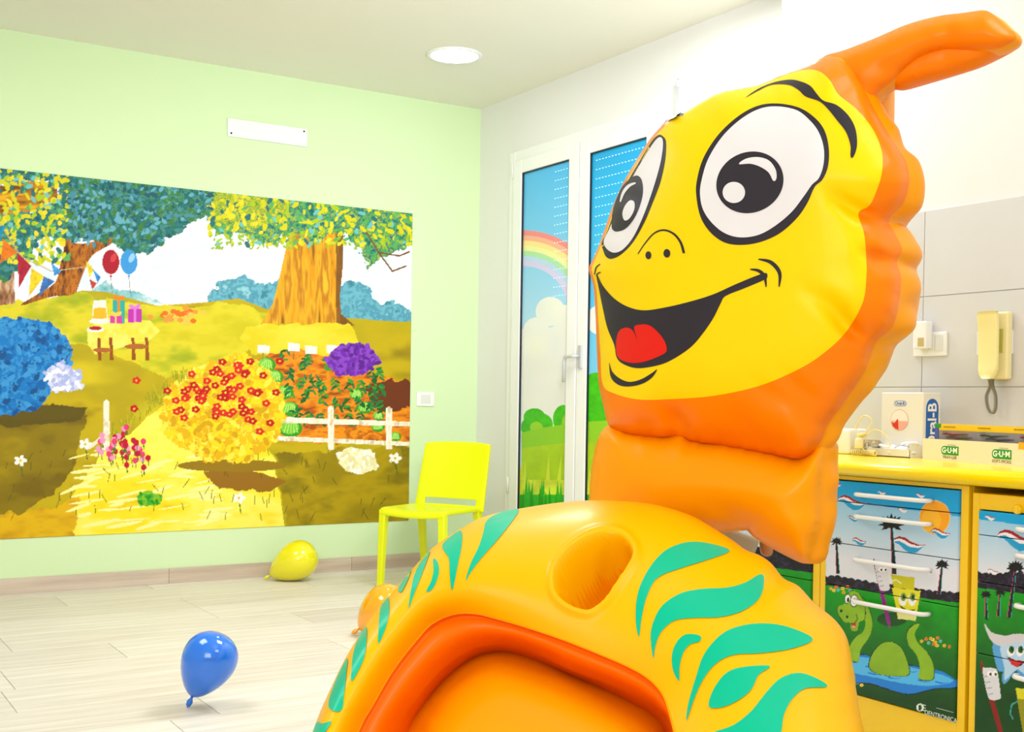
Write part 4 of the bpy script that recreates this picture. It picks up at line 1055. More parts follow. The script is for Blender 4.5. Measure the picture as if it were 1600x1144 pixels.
def decal(name, poly, bvhs, m, parent, off=.0008, grid=4., smooth=True):
    """flat print that follows the vinyl under it"""
    Pg = resample(catmull(poly, True, 5) if smooth else np.asarray(poly, float), grid*.8)
    P, Fs = cdt([Pg], grid)
    ctr = P.mean(0); V = []
    for p in P:
        hit = None; q = np.array(p)
        for k in range(14):
            d = rays(q)[0]; d /= np.linalg.norm(d)
            best = None
            for b in bvhs:
                h = b.ray_cast(Vector(O), Vector(d))
                if h[0] is not None and (best is None or h[3] < best[3]): best = h
            if best is not None: hit = best; break
            q = q+(ctr-q)*.02
        if hit is None: V.append(tuple(O+rays(ctr)[0]*2.5)); continue
        n = hit[1]
        if n.dot(Vector(d)) > 0: n = -n
        tw = -Vector(d)
        V.append(tuple(hit[0]+(n*.6+tw*.4)*off))
    F2 = []
    for f in Fs:
        a, c, e = (np.array(V[i]) for i in f[:3])
        F2.append(f if np.dot(np.cross(c-a, e-a), O-a) > 0 else f[::-1])
    return mk(name, V, F2, m, parent, True)
def ellp(cx, cy, rx, ry, n=22, rot=0):
    return [(cx+rx*math.cos(a)*math.cos(rot)-ry*math.sin(a)*math.sin(rot), cy+rx*math.cos(a)*math.sin(rot)+ry*math.sin(a)*math.cos(rot)) for a in np.linspace(0, 2*PI, n, endpoint=False)]
def stroke_poly(P, w0, w1=None, wm=None):
    P = catmull(P, False, 6); n = len(P); T = np.gradient(P, axis=0); T /= np.linalg.norm(T, axis=1)[:, None]; N = np.stack([-T[:, 1], T[:, 0]], -1)
    u = np.linspace(0, 1, n)[:, None]; w1 = w0 if w1 is None else w1
    w = (w0*(1-u)+w1*u)/2
    if wm: w = w+wm/2*np.sin(PI*u)
    return np.vstack([P+N*w, (P-N*w)[::-1]])

D_HEAD = 2.52
FWh = np.array([FW[0], FW[1], 0]); FWh /= np.linalg.norm(FWh); RTh = np.array([RT[0], RT[1], 0]); RTh /= np.linalg.norm(RTh)
th = math.radians(33)
nH = -FWh*math.cos(th)-RTh*math.sin(th)
pH = O+rays((1100, 600))[0]*D_HEAD
PH = Plane(pH, nH)
body_loc = tuple(np.array([*(O+rays((930, 1100))[0]*2.25)[:2], 0]))
inf = thing('inflatable_seat', 'huge orange and yellow inflatable seat with a grinning cartoon head and green stripes', 'inflatable', body_loc)

head_outline = ZA((46, 962), (60, 928), (78, 886), (98, 832), (128, 745), (163, 665), (208, 585), (262, 500), (300, 455), (330, 425), (400, 386), (450, 355), (510, 325), (590, 310), (650, 298), (720, 270), (820, 238), (900, 200), (975, 235), (1020, 300), (1060, 380), (1112, 470), (1150, 530), (1180, 580), (1190, 650), (1170, 725), (1118, 785), (1140, 835), (1165, 890), (1146, 935), (1160, 985)) + \
    ZB((1200, 190), (1178, 285), (1125, 335), (1106, 372), (1082, 440), (1015, 540), (958, 620), (925, 690), (860, 742), (740, 724), (600, 700), (490, 684), (440, 668), (370, 668), (280, 660), (205, 632), (182, 560), (166, 480), (160, 380), (155, 250), (148, 150))
face_region = ZA((56, 965), (68, 928), (86, 886), (106, 834), (136, 748), (170, 668), (214, 590), (268, 506), (308, 460), (336, 433), (402, 394), (452, 363), (512, 333), (592, 318), (652, 306), (722, 278), (800, 252), (862, 252), (905, 285), (938, 338), (1000, 388), (1058, 458), (1092, 540), (1092, 620), (1066, 700), (1044, 738), (1008, 762), (1030, 840), (1038, 950)) + \
    ZB((1087, 100), (1075, 200), (1020, 300), (950, 370), (860, 430), (720, 490), (560, 525), (400, 537), (300, 537), (220, 517), (180, 486), (172, 380), (164, 250), (157, 150))
crH = [(ZB((960, 215), (1010, 275), (1060, 318), (1120, 335)), 13, .034), (ZB((1150, -40), (1185, 20), (1200, 45)), 12, .022),
       (ZA((905, 690), (990, 745), (1060, 775), (1120, 785)), 12, .030), (ZA((1020, 890), (1090, 925), (1150, 935)), 10, .026),
       (ZB((860, 150), (960, 210), (1040, 262)), 14, .010), (ZB((700, 480), (830, 560), (900, 600)), 16, .011), (ZB((780, 430), (880, 520), (960, 560)), 14, .010),
       (ZB((380, 560), (430, 600), (455, 640), (470, 676)), 12, .026), (ZB((600, 560), (650, 620), (760, 700)), 18, .011), (ZB((210, 590), (300, 628), (400, 622), (440, 640)), 12, .012),
       (ZB((480, 650), (600, 672), (740, 690), (840, 716)), 12, .012), (ZA((930, 250), (960, 320), (985, 370)), 14, .006), (ZB((930, 430), (1000, 400), (1080, 380)), 14, .006)]
def tw_head(P, b, d):
    # the left half wraps away, so the far cheek and eye turn from the camera
    x = np.clip((1080-P[:, 0])/160., 0, 1); return b-.05*x*x
head, bvH, (outH, B0H) = pillow('head', head_outline, PH, .135, 170, .145, v_or, inf, crH, [(face_region, v_ye)], 5.5, .014, .007, tw_head, v_yo, 0, .06, 3,
    Tf=lambda q: np.interp(q[:, 1], [200, 250, 330, 380, 560, 620, 700], [.5, .55, .8, 1.05, 1., .8, .5]))
def hp(name, poly, m, off, **k): return decal(name, poly, [bvH], m, inf, off, **k)
# eyes
hp('eye_outline', ZA((430, 700), (432, 645), (455, 565), (508, 482), (580, 415), (650, 378), (720, 370), (795, 384), (850, 418), (887, 465), (903, 530), (900, 595), (880, 642), (852, 668), (828, 722), (790, 778), (730, 832), (660, 864), (590, 875), (530, 866), (480, 830), (445, 775)), v_bk, .0008)
hp('eye', ZA((444, 700), (448, 650), (472, 570), (522, 490), (587, 428), (655, 390), (720, 381), (790, 395), (838, 433), (868, 475), (885, 530), (884, 588), (868, 636), (843, 660), (815, 700), (770, 758), (710, 808), (650, 840), (585, 848), (530, 832), (485, 795), (455, 750)), v_wh, .0015)
hp('iris', ellp(*ZA((622, 652))[0], 53.5, 47, 30, -.42), v_bk, .0022, grid=3.)
hp('glint', ZA((583, 587), (608, 568), (650, 562), (690, 574), (714, 606), (717, 638), (706, 647), (690, 618), (662, 598), (625, 586)), v_wh, .0029, grid=3.)
hp('glint', ellp(*ZA((565, 688))[0], 17.5, 16.5), v_wh, .0029, grid=3.)
hp('eye_outline', ZA((92, 868), (97, 892), (107, 916), (126, 925), (160, 910), (202, 868), (242, 800), (272, 730), (302, 650), (319, 570), (322, 508), (312, 488), (296, 482), (270, 506), (224, 582), (178, 662), (142, 745), (110, 832)), v_bk, .0008)
hp('eye', ZA((100, 862), (112, 890), (138, 903), (170, 890), (205, 848), (238, 780), (268, 700), (293, 620), (307, 560), (312, 508), (302, 490), (280, 508), (234, 580), (188, 662), (152, 745), (118, 822)), v_wh, .0015)
hp('iris', ZA((129, 800), (135, 745), (162, 675), (196, 638), (222, 628), (238, 650), (239, 700), (218, 765), (183, 814), (148, 828), (132, 820)), v_bk, .0022, grid=3.)
hp('glint', ZA((168, 765), (176, 738), (194, 717), (210, 722), (210, 750), (194, 780), (176, 788)), v_wh, .0029, grid=3.)
hp('glint', stroke_poly(ZA((160, 722), (172, 688), (192, 664), (216, 654)), 2, 2, 3), v_wh, .0029, grid=3., smooth=False)
# brows
hp('eyebrow', ZA((605, 350), (650, 318), (710, 294), (765, 285), (805, 292), (838, 308), (860, 335), (884, 360), (930, 375), (972, 412), (997, 458), (1004, 510), (998, 545), (986, 566), (980, 555), (980, 520), (964, 472), (932, 430), (898, 388), (868, 362), (820, 345), (795, 322), (760, 304), (700, 303), (648, 326)), v_bk, .0010)
hp('eyebrow', ZA((316, 438), (338, 415), (366, 402), (384, 406), (378, 414), (348, 416)), v_bk, .0010, grid=3.)
# nose
hp('nose_line', stroke_poly(ZA((221, 908), (248, 868), (280, 833), (315, 822), (350, 836), (374, 866), (386, 905)), 1.4, 4.2), v_bk, .0010, grid=3., smooth=False)
hp('nostril', ellp(*ZA((259, 912))[0], 4.6, 6.4, 16), v_bk, .0010, grid=3.)
hp('nostril', ellp(*ZA((325, 905))[0], 5.4, 6.8, 16), v_bk, .0010, grid=3.)
# mouth
hp('mouth', ZB((158, 104), (182, 148), (222, 192), (270, 220), (325, 231), (400, 220), (480, 201), (560, 176), (645, 138), (735, 103), (746, 114), (738, 125), (665, 156), (602, 182), (585, 208), (560, 258), (520, 316), (480, 360), (420, 400), (370, 420), (300, 430), (250, 415), (228, 392), (220, 350), (196, 290), (180, 220), (168, 160)), v_bk, .0010)
hp('tongue', ZB((230, 385), (228, 335), (238, 302), (262, 290), (284, 300), (301, 334), (289, 290), (310, 280), (340, 282), (370, 305), (395, 340), (400, 372), (376, 388), (330, 406), (290, 412), (252, 405)), v_rd, .0018, grid=3.)
hp('cheek_line', stroke_poly(ZB((686, 90), (716, 95), (736, 115), (742, 152)), 1.5, 1.5, 4), v_bk, .0010, grid=3., smooth=False)
hp('cheek_line', stroke_poly(ZB((714, 55), (758, 66), (788, 102), (786, 152)), 1.5, 1.5, 5), v_bk, .0010, grid=3., smooth=False)
hp('cheek_line', stroke_poly(ZB((172, 72), (158, 84), (152, 110)), 1.5, 1.5, .5), v_bk, .0010, grid=2.5, smooth=False)
hp('cheek_line', stroke_poly(ZB((174, 100), (164, 104), (158, 114)), 1.5, 1.5, .5), v_bk, .0010, grid=2.5, smooth=False)
hp('chin_line', ZB((203, 410), (212, 440), (237, 464), (272, 477), (312, 468), (350, 446), (368, 433), (350, 462), (315, 484), (270, 493), (234, 487), (208, 460)), v_bk, .0010, grid=3.)

# neck cushion
neck_outline = ZB((205, 628), (280, 652), (370, 660), (430, 655), (462, 628), (478, 672), (600, 690), (740, 715), (855, 738), (930, 690), (936, 760), (934, 850), (930, 950), (908, 1035), (882, 1102), (780, 1060), (700, 1012), (664, 984), (570, 990), (500, 985), (400, 1000), (250, 985), (140, 930), (134, 862), (142, 765), (160, 682), (180, 642))
crN = [(ZB((590, 985), (640, 950), (560, 905), (520, 900)), 16, .010), (ZB((600, 1000), (670, 955), (760, 1000), (860, 1070)), 14, .010), (ZB((470, 676), (475, 700), (470, 730)), 8, .012)]
pN = Plane(pH+nH*(-.012), nH)
neck, bvN, _ = pillow('neck', neck_outline, pN, .095, 105, .10, v_yo, inf, crN, [], 6., .014, .007, lambda P, b, d: b-.04*np.clip((1080-P[:, 0])/160., 0, 1)**2, v_yo, 3, .04, 3)

# crest
crest_outline = ZA((880, 205), (960, 178), (1070, 135), (1180, 88), (1290, 58), (1390, 45), (1460, 37), (1500, 60), (1540, 96), (1573, 126), (1560, 150), (1500, 175), (1400, 180), (1310, 178), (1230, 205), (1170, 248), (1128, 292), (1080, 330), (1055, 385), (1050, 430), (1000, 400), (930, 330), (885, 260))
pC = Plane(pH+nH*(-.03), nH)
crest, bvC, _ = pillow('crest', crest_outline, pC, .042, 60, .05, v_or, inf, [(ZA((1300, 60), (1330, 120), (1310, 175)), 14, .006), (ZA((1060, 240), (1110, 250), (1130, 290)), 12, .006), (ZA((900, 250), (960, 300), (1040, 330)), 14, .006)], [], 5., .004, .003, None, v_yo, 7, .02, 3)
# underside flap of the crest and the strip that joins it to the back of the head
flap = ZA((1124, 294), (1130, 240), (1200, 150), (1300, 120), (1420, 110), (1520, 110), (1574, 126), (1556, 152), (1505, 182), (1430, 218), (1340, 248), (1240, 278), (1160, 301), (1136, 302))
pillow('crest_flap', flap, Plane(pH+nH*(-.05), nH), .022, 34, .05, v_or, inf, [], [], 5., .004, .003, None, v_or, 9, .02, 2)
strip = ZA((1062, 350), (1100, 318), (1114, 300), (1114, 380), (1114, 470), (1130, 540), (1090, 500), (1062, 455), (1052, 400))
pillow('crest_strip', strip, Plane(pH+nH*(-.10), nH), .03, 22, .05, v_yo, inf, [], [], 5., .004, .003, None, v_yo, 11, .02, 2)

# ---- the tub: a fat reclined ring with an inner wall and a cushion
aR = math.radians(35)
nR = np.array([0, 0, 1])*math.cos(aR)-FWh*math.sin(aR)*1.0
pR = O+rays((950, 790))[0]*2.47
PR = Plane(pR, nR)
Oo = [(430, 1400), (446, 1280), (468, 1204), (494, 1128), (516, 1077), (544, 1021), (581, 965), (623, 914), (674, 858), (719, 827), (758, 807), (811, 795), (887, 784), (955, 782), (1022, 788), (1079, 805), (1118, 827), (1146, 845), (1166, 860), (1186, 867), (1206, 881), (1224, 904), (1247, 915), (1273, 943), (1304, 968), (1324, 998), (1332, 1044), (1338, 1080), (1348, 1140), (1362, 1230), (1375, 1340), (1350, 1480), (1220, 1590), (1000, 1640), (760, 1640), (560, 1590), (460, 1500)]
Ll = [(500, 1360), (520, 1250), (560, 1143), (584, 1099), (614, 1048), (648, 1004), (675, 975), (709, 960), (742, 959), (776, 967), (827, 982), (877, 999), (928, 1019), (979, 1041), (1012, 1060), (1033, 1082), (1043, 1105), (1052, 1139), (1072, 1220), (1090, 1320), (1060, 1430), (960, 1500), (780, 1510), (600, 1480)]
Ww = [(590, 1350), (590, 1240), (618, 1144), (651, 1092), (682, 1055), (709, 1031), (739, 1014), (769, 1008), (803, 1010), (844, 1024), (894, 1048), (945, 1067), (996, 1090), (1029, 1110), (1047, 1134), (1066, 1220), (1078, 1310), (1040, 1400), (940, 1460), (780, 1470), (640, 1430)]
Cc = [(640, 1340), (632, 1240), (658, 1143), (675, 1112), (692, 1089), (719, 1062), (749, 1040), (783, 1031), (827, 1041), (877, 1058), (928, 1082), (979, 1109), (1012, 1130), (1036, 1160), (1050, 1230), (1056, 1300), (1016, 1370), (920, 1410), (780, 1420), (680, 1400)]
ctrR = np.array([822., 1235.]); NA = 620
ang = np.linspace(0, 2*PI, NA, endpoint=False)
def polar(P):
    Q = resample(catmull(P, True, 10), 2.)-ctrR; a = np.arctan2(Q[:, 1], Q[:, 0]) % (2*PI); r = np.hypot(*Q.T); o = np.argsort(a); a, r = a[o], r[o]
    a = np.r_[a-2*PI, a, a+2*PI]; r = np.r_[r, r, r]; rr = np.interp(ang, a, r)
    k = np.ones(3)/3; rr = np.convolve(np.r_[rr[-1:], rr, rr[:1]], k, 'valid'); return ctrR+np.stack([np.cos(ang), np.sin(ang)], -1)*rr[:, None]
cO, cL, cW, cC = polar(Oo), polar(Ll), polar(Ww), polar(Cc)
hole_in = np.array(zc(800, 790, 6.02, [(480, 540), (600, 410), (740, 320), (880, 285), (1010, 310), (1090, 390), (1105, 450), (1080, 520), (960, 700), (860, 850), (760, 935), (680, 955), (540, 900), (445, 800), (435, 650)]))
hole_in = resample(catmull(hole_in, True, 6), 2.)
NT = 104; V = []; rowsT = []
arcO = np.r_[0, np.cumsum(np.hypot(*np.diff(cO, axis=0).T))]
rightside = np.clip((cO[:, 0]-1080)/160, 0, 1)*np.clip((1500-cO[:, 1])/100, 0, 1)
ripO = (vnoise(arcO/17., arcO*0, 31)-.5)*2
grid_px = []; grid_b = []
for j in range(NT+1):
    t = j/NT; tt = t**1.25
    px_ = cO*(1-tt)+cL*tt
    bb = .155*np.sqrt(max(0, 1-abs(1-t/.46)**2.3)) if t < .46 else .155-(.155-.060)*((t-.46)/.54)**2.1
    b_ = np.full(NA, bb)+.010*ripO*rightside*math.exp(-t/.10)*min(1, t/.015)
    grid_px.append(px_); grid_b.append(b_)
GP = np.concatenate(grid_px); GB = np.concatenate(grid_b)
dist, dr = PR.dist(GP); X = O+dr*(dist-GB)[:, None]
# round pocket pressed into the head end of the ring
hd, _ = segdist(GP, hole_in); hin = inside(GP, hole_in); sd = np.where(hin, hd, -hd)
near = sd > -26
k = np.clip((sd+5)/13., 0, 1); dep = .150*k*k*(3-2*k)
lipb = .010*np.exp(-((sd+11)/6.)**2)
groove = -.006*np.exp(-((sd+3)/2.5)**2)
rocker = .018*np.sin((GP[:, 0]*.8-GP[:, 1])/9.)*np.clip((sd-8)/20, 0, 1)
nP = nR*.8-RTh*.30; nP /= np.linalg.norm(nP)
X = X-nP*(np.where(near, dep-lipb*.7-rocker*.35, 0))[:, None]
base = len(X); V = [tuple(v) for v in X]
Fa = []
for j in range(NT):
    a = j*NA; b = a+NA
    Fa += [(a+i, a+(i+1) % NA, b+(i+1) % NA, b+i) for i in range(NA)]
# outer gusset going down and under
prevrow = list(range(NA)); B0 = X[:NA]
rad = B0-B0.mean(0); rad -= nR*(rad@nR)[:, None]; rad /= np.linalg.norm(rad, axis=1)[:, None]
for j in range(1, 12):
    u = j/11.
    Q = B0-nR*(.26*u)+rad*(-.10*u*u+.020*math.sin(PI*min(1, u*1.6))*rightside)[:, None]+rad*(.012*ripO*math.sin(PI*u)*np.exp(-u))[:, None]
    cur = list(range(len(V), len(V)+NA)); V += [tuple(q) for q in Q]
    Fa += [(prevrow[i], cur[i], cur[(i+1) % NA], prevrow[(i+1) % NA]) for i in range(NA)]; prevrow = cur
c_i = len(V); V.append(tuple(np.array(V[prevrow[0]:prevrow[-1]+1]).mean(0))); Fa += [(prevrow[i], c_i, prevrow[(i+1) % NA]) for i in range(NA)]
def orient(V, Fa, bm_only=False):
    pass
cf = np.array([np.mean([sd[i] if i < base else -99 for i in f]) for f in Fa[:NA*NT]])  # faces inside the pocket take a deeper amber, its shade painted in
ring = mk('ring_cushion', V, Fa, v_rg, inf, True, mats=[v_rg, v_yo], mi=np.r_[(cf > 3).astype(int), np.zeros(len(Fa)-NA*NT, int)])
bmx = bmesh.new(); bmx.from_mesh(ring.data); bmesh.ops.recalc_face_normals(bmx, faces=bmx.faces); bmx.to_mesh(ring.data); bmx.free()
ring.data.polygons.foreach_set('use_smooth', np.ones(len(ring.data.polygons), bool))
bvR = BVHTree.FromPolygons([Vector(v) for v in V[:base]], Fa[:NA*NT])
# inner wall
def loft(name, curves, m, cap=False):
    V = []; Fa = []
    for (c, b) in curves:
        dist, dr = PR.dist(c); V += [tuple(v) for v in O+dr*(dist-b)[:, None]]
    for j in range(len(curves)-1):
        a = j*NA; b = a+NA; Fa += [(a+i, a+(i+1) % NA, b+(i+1) % NA, b+i) for i in range(NA)]
    if cap: V.append(tuple(np.array(V[-NA:]).mean(0))); Fa += [(len(V)-1-NA+i, len(V)-1-NA+(i+1) % NA, len(V)-1) for i in range(NA)]
    return mk(name, V, Fa, m, inf, True)
lw = []
lw.append((cL, .060)); 
for t in (.04, .08, .12): lw.append((cL*(1-t)+cW*t, .060-.022*math.sin(PI*t/.24)))
for t in np.linspace(.16, 1, 16):
    u = (t-.16)/.84; lw.append((cL*(1-t)+cW*t, .038-.10*u+.028*math.sin(PI*u)))
for t in np.linspace(.05, .6, 8): lw.append((cW*(1-t)+cC*t, -.062-.12*t/.6))
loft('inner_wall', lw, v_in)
lc = []
for t in np.linspace(.45, 1, 8): lc.append((cW*(1-t)+cC*t, -.16+.05*((t-.45)/.55)))
for t in np.linspace(0, 1, 26)[1:]:
    s_ = 1-t; c_ = ctrR+(cC-ctrR)*s_; lc.append((c_, -.11+.095*math.sqrt(1-(1-min(1, t/.55))**2)+.004*math.sin(t*9)))
loft('seat_cushion', lc, v_yo, True)
# inner seam line
s_px = cL; dist, dr = PR.dist(s_px); S = O+dr*(dist-.0615)[:, None]
tube('inner_seam', S[::3], .0014, v_yo, inf, 6, True)
h_o = hole_in; 
# stripes
for P in (ZD((957, 455), (948, 400), (955, 330), (985, 265), (1030, 215), (1090, 192), (1150, 195), (1209, 215), (1150, 240), (1080, 262), (1010, 290), (980, 340), (965, 400)),
          ZD((998, 515), (990, 460), (995, 420), (1020, 370), (1070, 335), (1130, 322), (1200, 318), (1250, 305), (1298, 280), (1302, 320), (1285, 355), (1240, 385), (1180, 400), (1110, 402), (1055, 410), (1020, 440), (1003, 480)),
          ZD((1069, 578), (1052, 545), (1050, 500), (1065, 465), (1090, 447), (1128, 452), (1125, 468), (1100, 475), (1080, 500), (1070, 540)),
          ZD((1090, 688), (1095, 640), (1115, 570), (1140, 500), (1190, 445), (1250, 422), (1320, 418), (1385, 432), (1440, 462), (1380, 488), (1300, 500), (1220, 505), (1170, 530), (1135, 575), (1110, 630)),
          ZD((1152, 648), (1165, 600), (1200, 555), (1250, 538), (1322, 536), (1290, 560), (1270, 600), (1235, 630), (1190, 650)),
          ZD((1150, 730), (1220, 700), (1270, 660), (1310, 610), (1350, 570), (1400, 555), (1450, 570), (1480, 593), (1420, 598), (1385, 625), (1360, 670), (1340, 740), (1240, 760)),
          ZD((624, 102), (600, 140), (560, 190), (520, 235), (490, 275), (475, 300), (490, 250), (512, 205), (525, 165), (532, 136), (555, 117), (590, 105)),
          ZD((411, 203), (425, 184), (463, 160), (465, 200), (455, 250), (445, 300), (437, 326), (432, 290), (430, 240), (420, 222)),
          ZD((386, 238), (397, 245), (402, 270), (395, 300), (380, 325), (366, 328), (380, 300), (387, 270)),
          ZD((374, 220), (348, 252), (332, 290), (322, 340), (317, 377), (335, 330), (355, 280), (370, 240), (378, 219)),
          ZD((327, 265), (305, 294), (289, 322), (297, 332), (310, 310), (321, 285)),
          ZD((260, 343), (242, 368), (237, 400), (234, 440), (233, 474), (250, 440), (262, 400), (265, 365)),
          ZD((200, 426), (177, 462), (165, 500), (160, 540), (158, 579), (175, 555), (195, 510), (202, 460)),
          ZD((148, 514), (122, 562), (100, 620), (97, 650), (112, 662), (131, 658), (138, 620), (145, 560)),
          ZD((62, 694), (80, 696), (104, 690), (85, 722), (56, 770), (44, 760))):
    decal('stripe', P, [bvR], v_gr, inf, .0020, grid=4.5)
# base cushion under the ring, down to the floor
rb = thing_base = bmesh.new()
cB = np.array([V[i][:2] for i in prevrow]).mean(0)
prof_n = 40; VB = []; FB = []
for j, (z, s_, k_) in enumerate([(0.0, .80, 0), (.03, .92, 0), (.10, .97, 0), (.18, .95, 0), (.24, .86, 0), (.27, .84, 0)]):
    for i in range(prof_n):
        a = 2*PI*i/prof_n; d_ = FWh[:2]*math.sin(a)*.40+RTh[:2]*math.cos(a)*.38
        VB.append((cB[0]+d_[0]*s_, cB[1]+d_[1]*s_, z))
for j in range(5): FB += [(j*prof_n+i, j*prof_n+(i+1) % prof_n, (j+1)*prof_n+(i+1) % prof_n, (j+1)*prof_n+i) for i in range(prof_n)]
FB += [tuple(range(prof_n))[::-1], tuple(range(5*prof_n, 6*prof_n))]
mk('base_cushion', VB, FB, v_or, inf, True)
# pale padded support seen in the gap between neck and ring
m_gr = mat('grey_beige_upholstery', (170, 165, 140), .5)
d_s = 2.80
sA = O+rays((1120, 835))[0]*d_s; sB = O+rays((1186, 858))[0]*d_s; sC = O+rays((1204, 852))[0]*d_s
sp_ = thing('padded_support', 'grey and beige padded support glimpsed in the gap under the orange neck', 'support', (sA[0]+.05, sA[1]-.02, 0))
def slab(name, P, Q, h, th_, m):
    P, Q = np.array(P), np.array(Q); e = (Q-P)/np.linalg.norm(Q-P); up = np.array([0, 0, 1.]); up -= e*(up@e); up /= np.linalg.norm(up); nn = np.cross(e, up)
    bm = bmesh.new(); R_ = Matrix((e, nn, up)).transposed(); L = np.linalg.norm(Q-P)
    bm_box(bm, Vector((P+Q)/2-up*h/2), (L, th_, h), .012, 3, R_); return from_bm(name, bm, m, sp_, True)
slab('pad', sA-(sB-sA)*.6+np.array([0, 0, .03]), sB+np.array([0, 0, .024]), .20, .05, m_gr)
slab('pad_edge', sB+np.array([0, 0, .026]), sC+np.array([0, 0, .020]), .045, .04, mat('tan_edge', (190, 130, 80), .5))
mid = (sA+sB)/2+FWh*.04
tube('post', [tuple(mid-np.array([0, 0, .08])), (mid[0], mid[1], .4), (mid[0], mid[1], .02)], .03, mat('grey_metal', (196, 196, 196)), sp_, 16)
lathe('foot', [(0, .03), (.13, .025), (.16, .008), (.16, 0), (0, 0)], (mid[0], mid[1], 0), (0, 0, 1), MATS['grey_metal'], sp_, 32)

# ------------------------------------------------------------------ lime plastic chair
m_lime = mat('lime_plastic', None, .32, .5, linear=(.80, .86, .0))
FL = np.array([*atz(594, 917, 0)[:2], 0]); fl_v = FWh; 
eW = np.array([.46, -.88, 0]); eW /= np.linalg.norm(eW); eB = np.array([.88, .46, 0]); eB /= np.linalg.norm(eB)
lime = thing('plastic_chair', 'lime yellow plastic chair standing in the corner by the mural', 'chair', tuple(FL+eW*.21+eB*.2))
def cp(a, b, z): return FL+eW*a+eB*b+np.array([0, 0, z])
WS, DS, ZS = .455, .40, .462
def seat_pt(u, v):      # u across 0..1, v back 0..1
    z = ZS+.004*math.cos(u*2*PI)*0-.020*math.sin(PI*u)*(1-v*.2)*(1-.35*(1-v))+.012*(1-v)**3*0-.016*max(0, (.12-v)/.12)**2
    return cp(u*WS-.012, v*DS-.012, z)
n_ = 14; VS = [seat_pt(i/n_, j/n_) for j in range(n_+1) for i in range(n_+1)]; VS += [v-np.array([0, 0, .028]) for v in VS]
N2 = (n_+1)**2; FS = []
for j in range(n_):
    for i in range(n_):
        a = j*(n_+1)+i; FS += [(a, a+1, a+n_+2, a+n_+1), (N2+a, N2+a+n_+1, N2+a+n_+2, N2+a+1)]
rim = [i for i in range(n_+1)]+[(j)*(n_+1)+n_ for j in range(1, n_+1)]+[n_*(n_+1)+i for i in range(n_-1, -1, -1)]+[j*(n_+1) for j in range(n_-1, 0, -1)]
for a, b in zip(rim, rim[1:]+rim[:1]): FS.append((a, N2+a, N2+b, b))
so = mk('seat', VS, FS, m_lime, lime, True)
md = so.modifiers.new('bevel', 'BEVEL'); md.width = .010; md.segments = 3; md.limit_method = 'ANGLE'; md.angle_limit = 1.0
def leg(top, bot, w0, w1, flare=0):
    """square tapering leg with an arched shoulder at the top"""
    top, bot = np.array(top), np.array(bot); V = []; Fc = []
    for k, t in enumerate(np.linspace(0, 1, 10)):
        c = top*(1-t)+bot*t; w = w0*(1-t)+w1*t+flare*math.exp(-t*14)
        d = w1*1.0+(w0-w1)*(1-t)
        off = (eW*np.sign(flare) if flare else 0)*abs(flare)*math.exp(-t*14)*0
        for sx, sy in ((-1, -1), (1, -1), (1, 1), (-1, 1)): V.append(c+eW*sx*w/2+eB*sy*d/2)
    for k in range(9):
        for s in range(4): Fc.append((k*4+s, k*4+(s+1) % 4, k*4+4+(s+1) % 4, k*4+4+s))
    Fc += [(3, 2, 1, 0), (36, 37, 38, 39)]
    o = mk('leg', V, Fc, m_lime, lime); m = o.modifiers.new('bevel', 'BEVEL'); m.width = .006; m.segments = 2; m.limit_method = 'ANGLE'; m.angle_limit = .9; return o
leg(cp(.012, .012, ZS-.012), cp(0, 0, 0), .044, .034)
leg(cp(WS-.036, .012, ZS-.012), cp(WS-.024, 0, 0), .044, .034)
leg(cp(.018, DS-.02, ZS-.01), cp(.0, DS+.055, 0), .044, .030)
leg(cp(WS-.042, DS-.02, ZS-.01), cp(WS-.024, DS+.055, 0), .044, .030)
# shoulders arching from the front legs into the apron
def shoulder(x, sgn):
    V = []; Fc = []; n = 8; R_ = .055
    for y in (-.016+.012, .016+.012):
        V.append(cp(x, y, ZS-.02)); V += [cp(x+sgn*R_*(1-math.sin(a)), y, ZS-.026-R_*(1-math.cos(a))) for a in np.linspace(0, PI/2, n)]
    k = n+1
    return mk('shoulder', V, [tuple(range(k)), tuple(range(2*k-1, k-1, -1))]+[(i, (i+1) % k, k+(i+1) % k, k+i) for i in range(k)], m_lime, lime)
shoulder(.030, 1); shoulder(WS-.054, -1)
# backrest: curved panel leaning back, with a slot above the seat
def back_pt(u, z, o=0):
    t = (z-ZS)/.42; y = DS-.022+.10*t+.035*math.sin(PI*u)*(.5+.5*t)+o
    return cp(-.014+.0+u*(WS+.004)+(.5-u)*.026*(1-t)*-1, y, z)
V = []; Fc = []; nu, nz = 16, 16
zs_ = [ZS-.03]+list(np.linspace(ZS+.0, ZS+.035, 3))+list(np.linspace(ZS+.045, ZS+.372, 13))
for o_ in (0, .018):
    for z in zs_:
        for i in range(nu+1):
            u = i/nu; zz_ = z-.012*(2*u-1)**4*(1 if z > ZS+.3 else 0)
            V.append(back_pt(u, zz_, o_))
W_ = nu+1; NN = W_*len(zs_)
def hole(i, j): return 1 <= j <= 2 and 2 <= i <= 13
for j in range(len(zs_)-1):
    for i in range(nu):
        if hole(i, j): continue
        a = j*W_+i; Fc += [(a, a+W_, a+W_+1, a+1), (NN+a, NN+a+1, NN+a+W_+1, NN+a+W_)]
        for (ii, jj, p, q_) in ((i-1, j, a, a+W_), (i+1, j, a+W_+1, a+1), (i, j-1, a+1, a), (i, j+1, a+W_, a+W_+1)):
            if not (0 <= ii < nu and 0 <= jj < len(zs_)-1) or hole(ii, jj): Fc.append((p, NN+p, NN+q_, q_))
bo = mk('backrest', V, Fc, m_lime, lime, True)
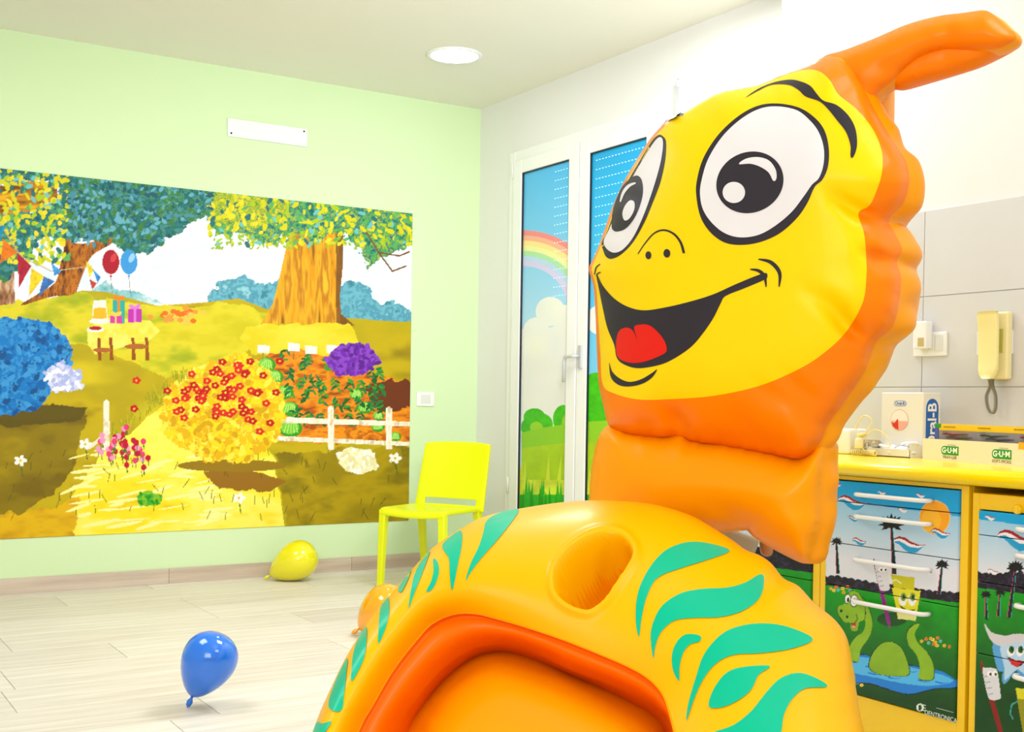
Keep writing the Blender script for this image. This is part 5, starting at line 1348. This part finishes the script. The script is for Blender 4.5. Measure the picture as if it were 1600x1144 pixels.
bmx = bmesh.new(); bmx.from_mesh(bo.data); bmesh.ops.recalc_face_normals(bmx, faces=bmx.faces); bmx.to_mesh(bo.data); bmx.free()
md = bo.modifiers.new('bevel', 'BEVEL'); md.width = .004; md.segments = 2; md.limit_method = 'ANGLE'; md.angle_limit = 1.0

# ------------------------------------------------------------------ balloons
def balloon(name, label, tip_px, centre_px, m, r, length, group='party balloons on the floor'):
    """r = widest radius; tip and centre given where they are seen; rests on the floor"""
    z0 = r*.98
    c = atz(*centre_px, z0)
    t = rays(tip_px)[0]; dcc = (c-O)@FW; tip = O+t*dcc
    ax = tip-c; ax /= np.linalg.norm(ax)
    b = thing(name, label, 'balloon', (c[0], c[1], 0), group)
    u = np.linspace(0, 1, 40); prof = []
    for s in u:      # from crown to neck
        x = -length*.46+length*.98*s
        f = math.sin(PI*s**.76)**.58*(1-.10*s) if 0 < s < 1 else 0
        prof.append((max(r*1.06*f, .0045 if s > .5 else 0), x))
    prof.append((.005, prof[-1][1]+.006)); prof.append((.011, prof[-1][1]+.012)); prof.append((.009, prof[-1][1]+.014)); prof.append((0, prof[-1][1]+.010))
    # fit to the floor
    axv = Vector(ax); uo = axv.orthogonal().normalized(); vo = axv.cross(uo); low = 1e9
    for (rr, h) in prof:
        for k in range(24):
            an = 2*PI*k/24; p = Vector(c)+axv*h+(uo*math.cos(an)+vo*math.sin(an))*rr; low = min(low, p.z)
    cc = Vector(c)-Vector((0, 0, low))
    lathe('skin', prof[:-4], cc, axv, m, b, 40)
    lathe('knot', [(.0, prof[-5][1])]+[(max(a, .0), h) for a, h in prof[-5:]], cc, axv, m, b, 16)
    return b
mb = mat('blue_latex', None, .12, .6, coat=.6, linear=(.0, .17, .80))
my = mat('yellow_latex', None, .12, .6, coat=.6, linear=(.88, .80, .0))
mo = mat('orange_latex', None, .12, .6, coat=.6, linear=(1., .40, .0))
balloon('balloon', 'blue balloon lying on the pale wood floor', (298, 1121), (324, 1065), mb, .094, .245)
balloon('balloon', 'yellow balloon resting against the skirting of the green wall', (418, 902), (460, 879), my, .112, .315)
balloon('balloon', 'orange balloon half hidden behind the inflatable near the front leg of the chair', (557, 984), (601, 955), mo, .118, .27)
